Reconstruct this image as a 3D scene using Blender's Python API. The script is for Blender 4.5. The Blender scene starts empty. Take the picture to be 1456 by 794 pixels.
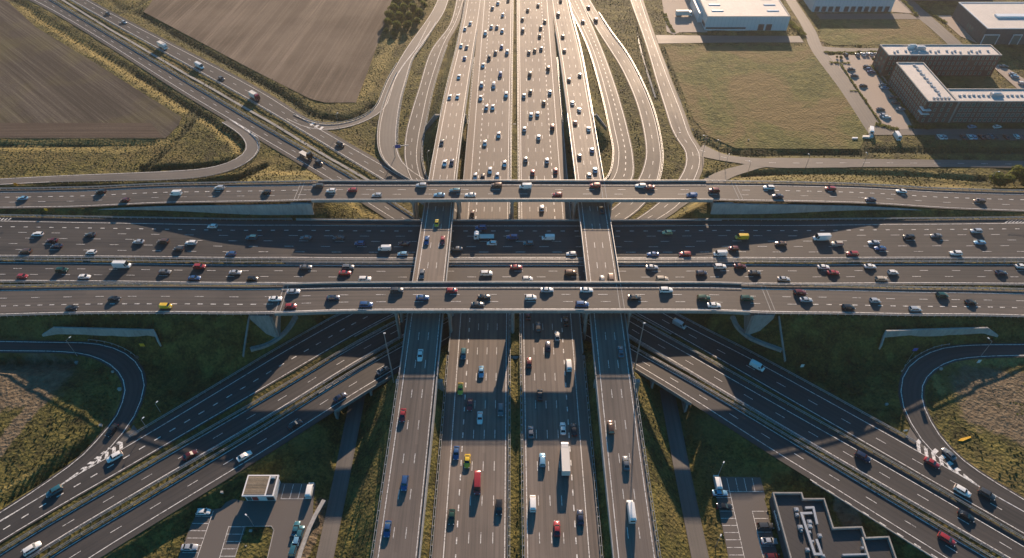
import bpy, bmesh, math, random
import numpy as np
from mathutils import Vector, Matrix
R = math.radians
random.seed(11); RNG = np.random.default_rng(5)
scene = bpy.context.scene
COL = scene.collection

# ------------------------------------------------------------------ camera (a drone at 200 m looking 45 degrees down)
F, CX, CY, H, PITCH = 967.0, 728.0, 397.0, 200.0, R(45)
cp, sp = math.cos(PITCH), math.sin(PITCH)
def P(px, py, z=0.0):
    """point of the place at height z that a survey of the photograph (1456 x 794) reads at px, py"""
    x, y = px - CX, py - CY
    dy, dz = F*cp - y*sp, -F*sp - y*cp
    t = (z - H)/dz
    return (x*t, dy*t)
cam_d = bpy.data.cameras.new('camera'); cam = bpy.data.objects.new('camera', cam_d); COL.objects.link(cam)
cam.location = (0, 0, H); cam.rotation_euler = (R(90) - PITCH, 0, 0)
cam_d.sensor_width = 36; cam_d.lens = F/1456*36; cam_d.clip_start = 1; cam_d.clip_end = 20000
scene.camera = cam

# ------------------------------------------------------------------ light
SUN_EL, SUN_AZ = R(17.5), R(9)
w = bpy.data.worlds.new('World'); scene.world = w; w.use_nodes = True
nt = w.node_tree; bg = nt.nodes['Background']
sky = nt.nodes.new('ShaderNodeTexSky'); sky.sky_type = 'NISHITA'; sky.sun_disc = False
sky.sun_elevation = SUN_EL; sky.sun_rotation = SUN_AZ; sky.air_density = 1.0; sky.dust_density = 0.35; sky.ozone_density = 3.0
hsv = nt.nodes.new('ShaderNodeHueSaturation'); hsv.inputs['Saturation'].default_value = 1.5; hsv.inputs['Hue'].default_value = .487
nt.links.new(sky.outputs[0], hsv.inputs['Color']); nt.links.new(hsv.outputs[0], bg.inputs[0]); bg.inputs[1].default_value = 0.066
sd = bpy.data.lights.new('sun', 'SUN'); sun = bpy.data.objects.new('sun', sd); COL.objects.link(sun)
sd.energy = 5.0; sd.angle = R(0.53); sd.color = (1.0, 0.73, 0.51)
to_sun = Vector((math.sin(SUN_AZ)*math.cos(SUN_EL), math.cos(SUN_AZ)*math.cos(SUN_EL), math.sin(SUN_EL)))
sun.rotation_euler = to_sun.to_track_quat('Z', 'Y').to_euler()
sun.location = (60, 400, 180)
scene.view_settings.view_transform = 'Standard'; scene.view_settings.look = 'None'
scene.view_settings.exposure = 1.1; scene.view_settings.gamma = 1.0
scene.cycles.max_bounces = 4; scene.cycles.diffuse_bounces = 2; scene.cycles.glossy_bounces = 2
scene.cycles.transmission_bounces = 2; scene.cycles.volume_bounces = 0; scene.cycles.transparent_max_bounces = 4
scene.cycles.use_denoising = True
scene.cycles.sample_clamp_indirect = 4.0
scene.render.use_persistent_data = False

# ------------------------------------------------------------------ materials
def mat(name, col=(.5, .5, .5), rough=.6, metal=0.0, spec=None):
    m = bpy.data.materials.new(name); m.use_nodes = True
    b = m.node_tree.nodes['Principled BSDF']
    b.inputs['Base Color'].default_value = (*col, 1); b.inputs['Roughness'].default_value = rough
    b.inputs['Metallic'].default_value = metal
    if spec is not None: b.inputs['Specular IOR Level'].default_value = spec
    return m
class N:
    """small node-graph helper"""
    def __init__(s, m): s.m = m; s.t = m.node_tree; s.b = s.t.nodes['Principled BSDF']
    def n(s, typ, **kw):
        x = s.t.nodes.new(typ)
        for k, v in kw.items(): setattr(x, k, v)
        return x
    def l(s, a, b): s.t.links.new(a, b)
    def coords(s, kind='Object', scale=(1, 1, 1), rot=(0, 0, 0)):
        tc = s.n('ShaderNodeTexCoord'); mp = s.n('ShaderNodeMapping')
        mp.inputs['Scale'].default_value = scale; mp.inputs['Rotation'].default_value = rot
        s.l(tc.outputs[kind], mp.inputs[0]); return mp.outputs[0]
    def noise(s, vec, scale, detail=4, rough=.55, dist=0):
        x = s.n('ShaderNodeTexNoise'); x.inputs['Scale'].default_value = scale; x.inputs['Detail'].default_value = detail
        x.inputs['Roughness'].default_value = rough; x.inputs['Distortion'].default_value = dist
        s.l(vec, x.inputs['Vector']); return x.outputs['Fac']
    def ramp(s, fac, stops):
        x = s.n('ShaderNodeValToRGB'); e = x.color_ramp.elements
        e[0].position, e[0].color = stops[0][0], (*stops[0][1], 1)
        e[1].position, e[1].color = stops[-1][0], (*stops[-1][1], 1)
        for p, c in stops[1:-1]:
            q = e.new(p); q.color = (*c, 1)
        s.l(fac, x.inputs[0]); return x.outputs[0]
    def mix(s, fac, a, b, mode='MIX'):
        x = s.n('ShaderNodeMix'); x.data_type = 'RGBA'; x.blend_type = mode
        for v, i in ((fac, 0), (a, 6), (b, 7)):
            if isinstance(v, (int, float)): x.inputs[i].default_value = v
            elif isinstance(v, tuple): x.inputs[i].default_value = (*v, 1)
            else: s.l(v, x.inputs[i])
        return x.outputs[2]
    def math(s, op, a, b=0.0):
        x = s.n('ShaderNodeMath', operation=op)
        for v, i in ((a, 0), (b, 1)):
            if isinstance(v, (int, float)): x.inputs[i].default_value = v
            else: s.l(v, x.inputs[i])
        return x.outputs[0]
    def bump(s, h, strength, dist):
        x = s.n('ShaderNodeBump'); x.inputs['Strength'].default_value = strength; x.inputs['Distance'].default_value = dist
        s.l(h, x.inputs['Height']); s.l(x.outputs[0], s.b.inputs['Normal'])
    def maprange(s, v, a, b, c=0, d=1):
        x = s.n('ShaderNodeMapRange'); x.inputs[1].default_value = a; x.inputs[2].default_value = b
        x.inputs[3].default_value = c; x.inputs[4].default_value = d; s.l(v, x.inputs[0]); return x.outputs[0]

M = {}
def asphalt(name, dark, light, rough=.62, streak=1.0, warm=(1, 1, 1)):
    m = mat(name); g = N(m)
    uv = g.n('ShaderNodeUVMap'); uv.uv_map = 'UVMap'
    mp = g.n('ShaderNodeMapping'); mp.inputs['Scale'].default_value = (1.15, .006, 1); g.l(uv.outputs[0], mp.inputs[0])
    st = g.noise(mp.outputs[0], 1.0, 3, .6)
    mp2 = g.n('ShaderNodeMapping'); mp2.inputs['Scale'].default_value = (.25, .02, 1); g.l(uv.outputs[0], mp2.inputs[0])
    pt = g.noise(mp2.outputs[0], 1.0, 4, .6)
    ob = g.coords('Object')
    fine = g.noise(ob, 3.0, 5, .7); big = g.noise(ob, .035, 4, .6)
    f = g.math('ADD', g.math('MULTIPLY', st, .5*streak), g.math('MULTIPLY', pt, .25))
    f = g.math('ADD', f, g.math('MULTIPLY', fine, .12)); f = g.math('ADD', f, g.math('MULTIPLY', big, .35))
    sx = g.n('ShaderNodeSeparateXYZ'); g.l(uv.outputs[0], sx.inputs[0])
    tracks = g.math('SINE', g.math('MULTIPLY', sx.outputs[0], 3.49)); f = g.math('ADD', f, g.math('MULTIPLY', tracks, .028*streak))
    vo = g.n('ShaderNodeTexVoronoi'); mp3 = g.n('ShaderNodeMapping'); mp3.inputs['Scale'].default_value = (.28, .017, 1); g.l(uv.outputs[0], mp3.inputs[0]); g.l(mp3.outputs[0], vo.inputs['Vector']); vo.inputs['Scale'].default_value = 1.0; vo.distance = 'CHEBYCHEV'
    vs = g.n('ShaderNodeSeparateColor'); g.l(vo.outputs['Color'], vs.inputs[0]); f = g.math('ADD', f, g.math('MULTIPLY', g.math('SUBTRACT', vs.outputs[0], .5), .10*streak))
    c = g.ramp(f, [(.45, dark), (.73, light)])
    g.l(c, g.b.inputs['Base Color'])
    g.l(g.maprange(f, .4, .8, rough - .06, rough + .10), g.b.inputs['Roughness'])
    g.b.inputs['Specular IOR Level'].default_value = .36
    g.bump(g.noise(ob, 9.0, 3, .7), .25, .02)
    return m
M['asphalt'] = asphalt('asphalt', (.022, .0225, .024), (.062, .058, .057), .68)
M['asphalt_worn'] = asphalt('asphalt_worn', (.075, .065, .059), (.195, .162, .138), .70)
M['asphalt_deck'] = asphalt('asphalt_deck', (.042, .040, .040), (.106, .094, .086), .70)
M['asphalt_local'] = asphalt('asphalt_local', (.095, .09, .085), (.19, .175, .16), .72, .6)
M['paving'] = asphalt('paving', (.12, .108, .10), (.20, .18, .165), .85, .3)
M['sandy_paving'] = asphalt('sandy_paving', (.32, .27, .23), (.46, .40, .34), .9, .2)
def paint():
    m = mat('road_paint', (.72, .71, .68), .6); g = N(m); o = g.coords('Object')
    f = g.noise(o, 1.4, 5, .75)
    g.l(g.ramp(f, [(.36, (.16, .155, .15)), (.52, (.78, .77, .74))]), g.b.inputs['Base Color']); return m
M['paint'] = paint()
def concrete(name, a, b, rough=.85, streaks=True):
    m = mat(name, a, rough); g = N(m); o = g.coords('Object', (1, 1, .35 if streaks else 1))
    f = g.math('ADD', g.math('MULTIPLY', g.noise(o, .9, 6, .7), .6), g.math('MULTIPLY', g.noise(o, .12, 4, .6), .4))
    g.l(g.ramp(f, [(.35, a), (.65, b)]), g.b.inputs['Base Color']); g.bump(g.noise(g.coords('Object'), 5, 4, .7), .3, .03)
    return m
M['concrete'] = concrete('concrete', (.17, .17, .165), (.34, .335, .32))
M['concrete_pale'] = concrete('concrete_pale', (.24, .235, .225), (.44, .43, .41))
M['concrete_dark'] = concrete('concrete_dark', (.15, .15, .145), (.27, .265, .255))
M['steel'] = mat('galvanised_steel', (.42, .43, .44), .45, .6)
M['steel_dark'] = mat('dark_steel', (.10, .11, .12), .5, .5)
def soil(name, a, b, c, ang, freq, green=0):
    m = mat(name, a, .95, spec=.15); g = N(m); o = g.coords('Object', (1, 1, 1), (0, 0, -ang))
    sx = g.n('ShaderNodeMapping'); sx.inputs['Scale'].default_value = (.012, freq, 1); g.l(o, sx.inputs[0])
    rows = g.noise(sx.outputs[0], 1.0, 5, .75)
    sx3 = g.n('ShaderNodeMapping'); sx3.inputs['Scale'].default_value = (.0035, .16, 1); g.l(o, sx3.inputs[0])
    tracks = g.noise(sx3.outputs[0], 1.0, 2, .5)
    so = g.n('ShaderNodeSeparateXYZ'); g.l(o, so.inputs[0]); tr = g.math('FRACT', g.math('MULTIPLY', so.outputs[1], 1/17.0))
    tram = g.math('MULTIPLY', g.math('LESS_THAN', g.math('ABSOLUTE', g.math('SUBTRACT', g.math('ABSOLUTE', g.math('SUBTRACT', tr, .5)), .06)), .016), .5)
    big = g.noise(g.coords('Object'), .016, 5, .6); fine = g.noise(g.coords('Object'), .8, 6, .8)
    rows = g.maprange(rows, .30, .70); f = g.math('ADD', g.math('MULTIPLY', rows, .30), g.math('MULTIPLY', fine, .42))
    f = g.math('ADD', f, g.math('MULTIPLY', g.maprange(tracks, .35, .65), .13)); f = g.math('ADD', f, g.math('MULTIPLY', tram, .13)); f = g.math('ADD', f, g.math('MULTIPLY', g.math('SUBTRACT', big, .5), .22)); f = g.math('ADD', f, .03)
    col = g.ramp(f, [(.38, a), (.52, b), (.66, c)])
    if green: col = g.mix(g.maprange(big, .47, .66, 0, green), col, (.115, .105, .035))
    else: col = g.mix(g.maprange(big, .4, .7, 0, .5), col, c)
    g.l(col, g.b.inputs['Base Color']); g.bump(f, .8, .3); return m
def grass_mat(name, stops, dry, bumpd=.5, dryrange=(.5, .66), fs=1.1):
    m = mat(name, stops[0][1], .9, spec=.2); g = N(m); o = g.coords('Object')
    big = g.noise(o, .022, 5, .62, .6); mid = g.noise(o, .17, 5, .68, .4); fine = g.noise(o, fs, 5 if fs > 1 else 2, .7)
    f = g.math('ADD', g.math('MULTIPLY', mid, .45), g.math('MULTIPLY', fine, .38)); f = g.math('ADD', f, g.math('MULTIPLY', big, .25))
    col = g.ramp(f, stops)
    col = g.mix(g.maprange(big, *dryrange, 0, .85), col, dry)
    v = g.n('ShaderNodeTexVoronoi'); v.inputs['Scale'].default_value = .9; g.l(o, v.inputs['Vector'])
    at = g.n('ShaderNodeAttribute'); at.attribute_name = 'kind_of_ground'
    sep = g.n('ShaderNodeSeparateColor'); g.l(at.outputs['Color'], sep.inputs[0])
    lush = g.ramp(fine, [(.35, (.012, .017, .008)), (.6, (.038, .045, .017))])
    col = g.mix(g.math('MULTIPLY', sep.outputs[0], .92), col, lush)                                    # reeds along the ditches
    straw = g.ramp(fine, [(.35, (.13, .105, .035)), (.62, (.28, .225, .080))])
    mk = g.maprange(g.math('ADD', sep.outputs[1], g.math('MULTIPLY', g.math('SUBTRACT', mid, .5), 1.6)), .35, .75, 0, .9)
    col = g.mix(mk, col, straw)                                    # dry grass banks
    dirt = g.ramp(g.noise(o, .5, 6, .7), [(.36, (.085, .066, .044)), (.64, (.19, .15, .10))])
    mk2 = g.maprange(g.math('ADD', sep.outputs[2], g.math('MULTIPLY', g.math('SUBTRACT', mid, .5), 1.4)), .38, .62, 0, 1)
    col = g.mix(mk2, col, dirt)                                    # bare earth
    g.l(col, g.b.inputs['Base Color'])
    h = g.math('ADD', g.math('MULTIPLY', fine, .6), g.math('MULTIPLY', v.outputs['Distance'], .5)); h = g.math('ADD', h, g.math('MULTIPLY', mid, 1.4))
    g.bump(h, 1.0, bumpd)
    return m
M['grass'] = grass_mat('rough_grass', [(.42, (.026, .023, .010)), (.52, (.074, .070, .021)), (.64, (.185, .160, .044))], (.125, .095, .038), .75, (.5, .68))
M['meadow'] = grass_mat('meadow', [(.38, (.036, .044, .011)), (.52, (.088, .094, .024)), (.66, (.165, .15, .045))], (.150, .108, .046), .5, (.46, .56), .42)

# ------------------------------------------------------------------ mesh helpers
class MB:
    def __init__(s): s.v = []; s.f = []; s.m = []; s.uv = None
    def poly(s, pts, mi=0):
        n = len(s.v); s.v += [tuple(p) for p in pts]; s.f.append(tuple(range(n, n + len(pts)))); s.m.append(mi)
    def box(s, x0, x1, y0, y1, z0, z1, mi=0, top=(1, 1)):
        cx, cy = (x0+x1)/2, (y0+y1)/2; tx, ty = top
        n = len(s.v)
        s.v += [(x0, y0, z0), (x1, y0, z0), (x1, y1, z0), (x0, y1, z0)]
        s.v += [(cx+(x-cx)*tx, cy+(y-cy)*ty, z1) for x, y in ((x0, y0), (x1, y0), (x1, y1), (x0, y1))]
        for q in ((3, 2, 1, 0), (4, 5, 6, 7), (0, 1, 5, 4), (1, 2, 6, 5), (2, 3, 7, 6), (3, 0, 4, 7)):
            s.f.append(tuple(n+i for i in q)); s.m.append(mi)
    def obox(s, c, d, hl, hw, z0, z1, mi=0):
        """box centred on c, long axis along the unit direction d"""
        (x, y), (dx, dy) = c, d; n = len(s.v)
        for z in (z0, z1):
            for a, b in ((-hl, -hw), (hl, -hw), (hl, hw), (-hl, hw)):
                s.v.append((x + dx*a - dy*b, y + dy*a + dx*b, z))
        for q in ((3, 2, 1, 0), (4, 5, 6, 7), (0, 1, 5, 4), (1, 2, 6, 5), (2, 3, 7, 6), (3, 0, 4, 7)):
            s.f.append(tuple(n+i for i in q)); s.m.append(mi)
    def loft(s, rings, mi=0, caps=True):
        n = len(s.v); k = len(rings[0])
        for r in rings: s.v += [tuple(p) for p in r]
        for i in range(len(rings)-1):
            for j in range(k):
                a, b = n+i*k+j, n+i*k+(j+1) % k
                s.f.append((a, b, b+k, a+k)); s.m.append(mi)
        if caps:
            s.f.append(tuple(n+j for j in reversed(range(k)))); s.m.append(mi)
            s.f.append(tuple(n+(len(rings)-1)*k+j for j in range(k))); s.m.append(mi)
    def tube(s, a, b, r0, r1=None, k=6, mi=0):
        a, b = Vector(a), Vector(b); r1 = r0 if r1 is None else r1
        q = (b-a).to_track_quat('Z', 'Y'); rings = []
        for p, r in ((a, r0), (b, r1)):
            rings.append([p + q @ Vector((r*math.cos(t*2*math.pi/k), r*math.sin(t*2*math.pi/k), 0)) for t in range(k)])
        s.loft(rings, mi)
    def ico(s, c, r, sq=1.0, mi=0):
        bm = bmesh.new(); bmesh.ops.create_icosphere(bm, subdivisions=1, radius=r)
        n = len(s.v); s.v += [(c[0]+v.co.x, c[1]+v.co.y, c[2]+v.co.z*sq) for v in bm.verts]
        for f in bm.faces: s.f.append(tuple(n+v.index for v in f.verts)); s.m.append(mi)
        bm.free()
    def mesh(s, name, mats):
        me = bpy.data.meshes.new(name); me.from_pydata(s.v, [], s.f)
        for m in (mats if isinstance(mats, (list, tuple)) else [mats]): me.materials.append(m)
        if any(s.m): me.polygons.foreach_set('material_index', s.m)
        me.update(); return me
    def build(s, name, mats, parent=None, loc=None):
        o = bpy.data.objects.new(name, s.mesh(name, mats)); COL.objects.link(o)
        if parent is not None: o.parent = parent
        if loc is not None: o.location = loc
        return o
def recalc(me):
    bm = bmesh.new(); bm.from_mesh(me); bmesh.ops.recalc_face_normals(bm, faces=bm.faces); bm.to_mesh(me); bm.free()
def smooth(me, angle=35):
    me.polygons.foreach_set('use_smooth', [True]*len(me.polygons))
    try: me.set_sharp_from_angle(angle=R(angle))
    except Exception: pass
def tag(o, label=None, cat=None, group=None, kind=None):
    if label: o['label'] = label
    if cat: o['category'] = cat
    if group: o['group'] = group
    if kind: o['kind'] = kind
    return o
def empty(name, loc=(0, 0, 0), rz=0):
    o = bpy.data.objects.new(name, None); COL.objects.link(o); o.location = loc; o.rotation_euler = (0, 0, rz)
    o.empty_display_size = .5
    return o
def copy_tree(o, parent=None):
    c = o.copy(); COL.objects.link(c)
    if parent is not None: c.parent = parent
    for ch in list(o.children): copy_tree(ch, c)
    return c
def link_mat(o, m):
    for i in range(len(o.material_slots)):
        pass
    o.material_slots[0].link = 'OBJECT'; o.material_slots[0].material = m

def catmull(pts, n=12):
    pts = [np.array(p, float) for p in pts]
    if len(pts) < 3: return np.array(pts)
    ext = [2*pts[0]-pts[1]] + pts + [2*pts[-1]-pts[-2]]
    out = []
    for i in range(1, len(ext)-2):
        p0, p1, p2, p3 = ext[i-1:i+3]
        t0 = 0; t1 = t0+max(np.linalg.norm(p1-p0), 1e-6)**.5; t2 = t1+max(np.linalg.norm(p2-p1), 1e-6)**.5; t3 = t2+max(np.linalg.norm(p3-p2), 1e-6)**.5
        for t in np.linspace(t1, t2, n, endpoint=False):
            A1 = (t1-t)/(t1-t0)*p0+(t-t0)/(t1-t0)*p1; A2 = (t2-t)/(t2-t1)*p1+(t-t1)/(t2-t1)*p2; A3 = (t3-t)/(t3-t2)*p2+(t-t2)/(t3-t2)*p3
            B1 = (t2-t)/(t2-t0)*A1+(t-t0)/(t2-t0)*A2; B2 = (t3-t)/(t3-t1)*A2+(t-t1)/(t3-t1)*A3
            out.append((t2-t)/(t2-t1)*B1+(t-t1)/(t2-t1)*B2)
    out.append(pts[-1]); return np.array(out)
def resample(c, n):
    d = np.r_[0, np.cumsum(np.linalg.norm(np.diff(c, axis=0), axis=1))]
    t = np.linspace(0, d[-1], n)
    return np.stack([np.interp(t, d, c[:, k]) for k in range(c.shape[1])], 1), d[-1]
def lerp_tab(tab, x):
    xs = [t[0] for t in tab]; ys = [t[1] for t in tab]
    return float(np.interp(x, xs, ys))
# ------------------------------------------------------------------ heights of the roads
zEW = lambda x, y: lerp_tab([(95, 6.4), (150, 4.4), (200, 1.9), (230, 1.0), (400, .8)], abs(x))
def zfly(x, y):
    return lerp_tab([(82, 14), (90, 13.8), (120, 11.8), (155, 8), (178, 5.2), (200, 2.8), (230, 1.4), (300, .9), (500, .9)], abs(x))
zRamp = lambda x, y: lerp_tab([(40, 1.5), (75, 2.6), (110, 4.6), (140, 6.6), (172, 9.6), (190, 10.1), (236, 10.1), (265, 9.3), (300, 7.2), (345, 3.8), (400, 1.2), (450, 0), (700, 0)], y)
def zDiag(x, y):
    near = lerp_tab([(25, -4.5), (50, -2.8), (62, -2.0), (500, -2.0)], abs(x))
    t = min(1, max(0, (y-185)/45)); t = t*t*(3-2*t)
    return near*(1-t) + -3.8*t
zMain = lambda x, y: 0.0
zLow = lambda x, y: -3.8
zLoop = lambda x, y: lerp_tab([(105, -2.0), (122, -2.0), (145, -1.3), (300, -1.3)], y)
zUnder = lambda x, y: lerp_tab([(30, -5.6), (75, -6.4), (115, -8.2), (200, -8.2)], y)

ROADS = {}
class Road: pass
def Pz(px, py, zf, dz=0.0):
    z = 0.0
    for _ in range(8):
        x, y = P(px, py, z); z = zf(x, y) + dz
    return x, y
def road(key, LL, RL, zf, sl=.8, sr=.8, world=False, step=4.0, mat_='asphalt', lanes=None, bridge=None, dz=0, slope=.7, desc='road', lines=(True, True), heading=1, cap=1.1, draw=True):
    """LL, RL: the painted edge lines left and right; the pavement runs sl / sr metres beyond them"""
    r = Road(); r.key = key
    if world: A, B = catmull(LL), catmull(RL)
    else:
        A = catmull([Pz(*p, zf) for p in LL]); B = catmull([Pz(*p, zf) for p in RL])
    n = max(4, int(resample(A, 4)[1]/step))
    A, la = resample(A, n); B, lb = resample(B, n)
    # make pairs roughly perpendicular
    C = (A+B)/2; T = np.gradient(C, axis=0); T /= np.linalg.norm(T, axis=1)[:, None]
    Nn = np.stack([-T[:, 1], T[:, 0]], 1)
    hw = np.abs(((A-B)*Nn).sum(1))/2
    k = np.ones(5)/5
    if n > 12: hw = np.convolve(np.pad(hw, 2, mode='edge'), k, 'valid')
    r.C, r.T, r.N, r.hw, r.n = C, T, Nn, hw, n
    left_is_pos = ((A-B)*Nn).sum() > 0
    r.s = 1 if left_is_pos else -1
    r.sl, r.sr = sl, sr
    r.z = np.array([zf(*c) for c in C]); 
    if n > 12: r.z = np.convolve(np.pad(r.z, 2, mode='edge'), k, 'valid')
    r.z += dz; r.dz = dz
    r.D = np.r_[0, np.cumsum(np.linalg.norm(np.diff(C, axis=0), axis=1))]
    r.br = np.array([bool(bridge(*c)) if bridge else False for c in C])
    r.mat, r.lanes, r.slope, r.desc, r.lines, r.zf, r.heading, r.cap, r.draw = mat_, lanes, slope, desc, lines, zf, heading, cap, draw
    ROADS[key] = r; return r
def at(r, d, off):
    """point on road r at distance d, off metres from the centre, positive to its left line side"""
    x = np.interp(d, r.D, r.C[:, 0]); y = np.interp(d, r.D, r.C[:, 1]); z = np.interp(d, r.D, r.z)
    nx = np.interp(d, r.D, r.N[:, 0])*r.s; ny = np.interp(d, r.D, r.N[:, 1])*r.s
    return x + nx*off, y + ny*off, z
def hwat(r, d): return np.interp(d, r.D, r.hw)

nsb = lambda x, y: 160 < y < 316
nrb = lambda x, y: 146 < y < 316
flb = lambda x, y: abs(x) < 88
ewb = lambda x, y: abs(x) < 93
USX = 57.0
usb = lambda x, y: abs(abs(x)-USX) < 7 and y < 175
# left lines first, right lines second as seen driving away from the camera (or from left to right)
road('ML', [(-20.3, 40), (-20.1, 250), (-19.3, 480), (-18.6, 700)], [(-2.2, 40), (-2.0, 250), (-.6, 480), (.4, 700)], zMain, 3.3, .8, True, 5, 'asphalt_worn', 5, nsb, desc='left carriageway of the main motorway', heading=-1)
road('MR', [(4.7, 40), (4.5, 250), (5.0, 480), (5.6, 700)], [(22.7, 40), (23.4, 250), (24.6, 480), (25.6, 700)], zMain, .8, 3.3, True, 5, 'asphalt_worn', 5, nsb, desc='right carriageway of the main motorway')
road('NL', [(-39.3, 40), (-39.0, 75), (-37.4, 190), (-36.6, 280), (-35.6, 345), (-33.2, 400), (-30.8, 480), (-29, 700)],
           [(-28.3, 40), (-28.0, 75), (-27.0, 190), (-26.8, 280), (-25.9, 345), (-24.6, 400), (-22.4, 480), (-22, 700)], zRamp, 1.4, .9, True, 4, 'asphalt_worn', 3, nrb, .008, slope=1.0, desc='narrow raised road left of the main motorway', heading=-1)
road('NR', [(31, 40), (31, 190), (31, 280), (31.1, 345), (30.6, 400), (28.6, 480), (28, 700)],
           [(41.7, 40), (41.4, 75), (41.0, 190), (41.1, 280), (41.6, 345), (41.4, 400), (38.4, 480), (37, 700)], zRamp, 1.4, 1.2, True, 4, 'asphalt_worn', 3, nrb, .008, slope=1.0, desc='narrow raised road right of the main motorway')
ext = lambda a: a
road('EA', [(-420, 309), (0, 314.8), (370, 320.6), (728, 321.6), (1086, 321), (1456, 318), (1900, 314)],
           [(-420, 360), (0, 363.4), (370, 366.3), (728, 366.5), (1086, 366.5), (1456, 366.5), (1900, 366.5)], zEW, 3.2, 1.0, mat_='asphalt', lanes=6, bridge=ewb, desc='wide six-lane crossing road', heading=-1)
road('EB', [(-420, 369), (0, 373.7), (370, 377.3), (728, 377.7), (1086, 377), (1456, 376.7), (1900, 376)],
           [(-420, 394), (0, 398.8), (370, 401.8), (728, 402.5), (1086, 402.6), (1456, 403), (1900, 403)], zEW, .9, 1.0, mat_='asphalt', lanes=3, bridge=ewb, desc='three-lane crossing road', dz=.004)
road('FF', [(-420, 285), (0, 274), (185, 269), (370, 265), (480, 263.4), (728, 263.2), (1000, 263.3), (1086, 264.2), (1270, 270), (1456, 277), (1900, 290)],
           [(-420, 303), (0, 295), (185, 290), (370, 285.8), (480, 283.2), (728, 282.7), (1000, 283), (1086, 285), (1270, 290.5), (1456, 299.5), (1900, 315)], zfly, 2.2, 1.0, mat_='asphalt_deck', lanes=3, bridge=flb, slope=.52, desc='far flyover', heading=-1, dz=.012)
road('FN', [(-420, 417), (0, 413.5), (370, 412), (500, 409.6), (728, 409), (1000, 409.5), (1086, 411.6), (1270, 415), (1456, 418.5), (1900, 427)],
           [(-420, 452), (0, 447.3), (370, 443.8), (500, 440.2), (728, 439.6), (1000, 440), (1086, 442.7), (1270, 446), (1456, 448.6), (1900, 455)], zfly, 2.0, 1.0, mat_='asphalt_deck', lanes=3, bridge=flb, slope=1.0, desc='near flyover', dz=.016)
# diagonals towards the lower left: upper carriageway E1, middle E2, lower E3
road('E1', [(-170, 848), (-60, 780), (87, 689), (180, 635.5), (360, 527), (380, 514.6), (495, 449.6), (655, 372), (800, 295), (866, 262), (880, 225), (873, 180), (861, 129), (841, 65), (809, 0), (790, -40)],
           [(-170, 882), (0, 770), (200, 653), (360, 559.8), (554, 449.6), (700, 378), (850, 297), (897, 258), (899, 226), (894, 195), (876, 129), (855, 70), (825, 0), (805, -40)], zDiag, 2.6, .7, mat_='asphalt', lanes=2, bridge=usb, desc='upper diagonal carriageway at lower left', heading=-1, dz=.02)
road('E2', [(-170, 905), (0, 790), (200, 671), (380, 567), (565, 460), (740, 370), (868, 300), (905, 262), (919, 226), (918.5, 200), (906, 146), (884, 96), (867, 69), (845, 34), (826, 0), (806, -40)],
           [(-170, 935), (39, 793), (206, 693), (380, 591.6), (573, 476.5), (760, 378), (905, 300), (931, 264), (938.5, 234), (938, 210), (926, 155), (893, 83), (864, 42), (838, 0), (818, -40)], zDiag, .7, .7, mat_='asphalt', lanes=2, bridge=usb, desc='middle diagonal carriageway at lower left', dz=.024)
road('E3', [(-170, 965), (73, 793), (200, 717), (380, 608.7), (571, 493), (760, 388), (912, 308), (950, 276), (972, 246), (977, 226), (973, 211), (958, 188), (947, 155), (936, 120), (920, 65), (897, 0), (884, -40)],
           [(-170, 995), (128, 793), (290, 693), (380, 638), (569, 520.6), (770, 400), (935, 311), (968, 288), (986, 256), (994, 236), (994, 217), (982, 198), (966, 155), (952, 120), (932, 66), (910, 0), (897, -40)], zDiag, .7, 2.2, mat_='asphalt', lanes=2, bridge=usb, desc='lower diagonal carriageway at lower left', dz=.028)
# diagonals towards the lower right, coming from the upper left
road('C1', [(-100, -55), (39, -4), (279, 141), (360, 189), (473, 256.5), (560, 311.4), (740, 420), (901.6, 516.8), (1097, 639), (1181, 690.5), (1345, 793), (1500, 889)],
           [(-60, -75), (70, 0), (370, 180), (501, 255), (588, 311), (740, 399), (903, 500), (1060, 590.4), (1256, 707.5), (1400, 793), (1560, 888)], zDiag, 2.2, .7, mat_='asphalt', lanes=2, bridge=usb, desc='lower diagonal carriageway at lower right', dz=.032)
road('C2', [(-30, -78), (102, 0), (370, 150), (548, 256.5), (640, 311), (740, 375), (903, 481.6), (1060, 574.5), (1256, 689), (1435, 793), (1600, 890)],
           [(-10, -83), (122, 0), (370, 131), (445, 178.5), (577, 255.8), (665, 311), (745, 360), (905, 462.7), (1060, 550.8), (1260, 664), (1456, 778), (1620, 875)], zDiag, .7, 2.2, mat_='asphalt', lanes=2, bridge=usb, desc='middle diagonal carriageway at lower right', dz=.036)
road('C3', [(654, -20), (640, 36), (614, 72), (597, 125), (586, 160), (578, 192), (576.5, 226), (581, 245), (590, 262), (650, 300), (780, 375), (911.6, 448.8), (1060, 531.7), (1260, 646.5), (1456, 758.7), (1620, 852)],
           [(665, -20), (647, 33), (632, 60), (611, 120), (601, 164), (594, 200), (592, 222), (597, 250), (610, 268), (665, 296), (800, 365), (971, 461.4), (1060, 507), (1260, 617), (1396, 694), (1456, 728), (1620, 820)], zDiag, .7, 2.6, mat_='asphalt', lanes=2, bridge=usb, desc='upper diagonal carriageway at lower right', dz=.04)
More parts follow.
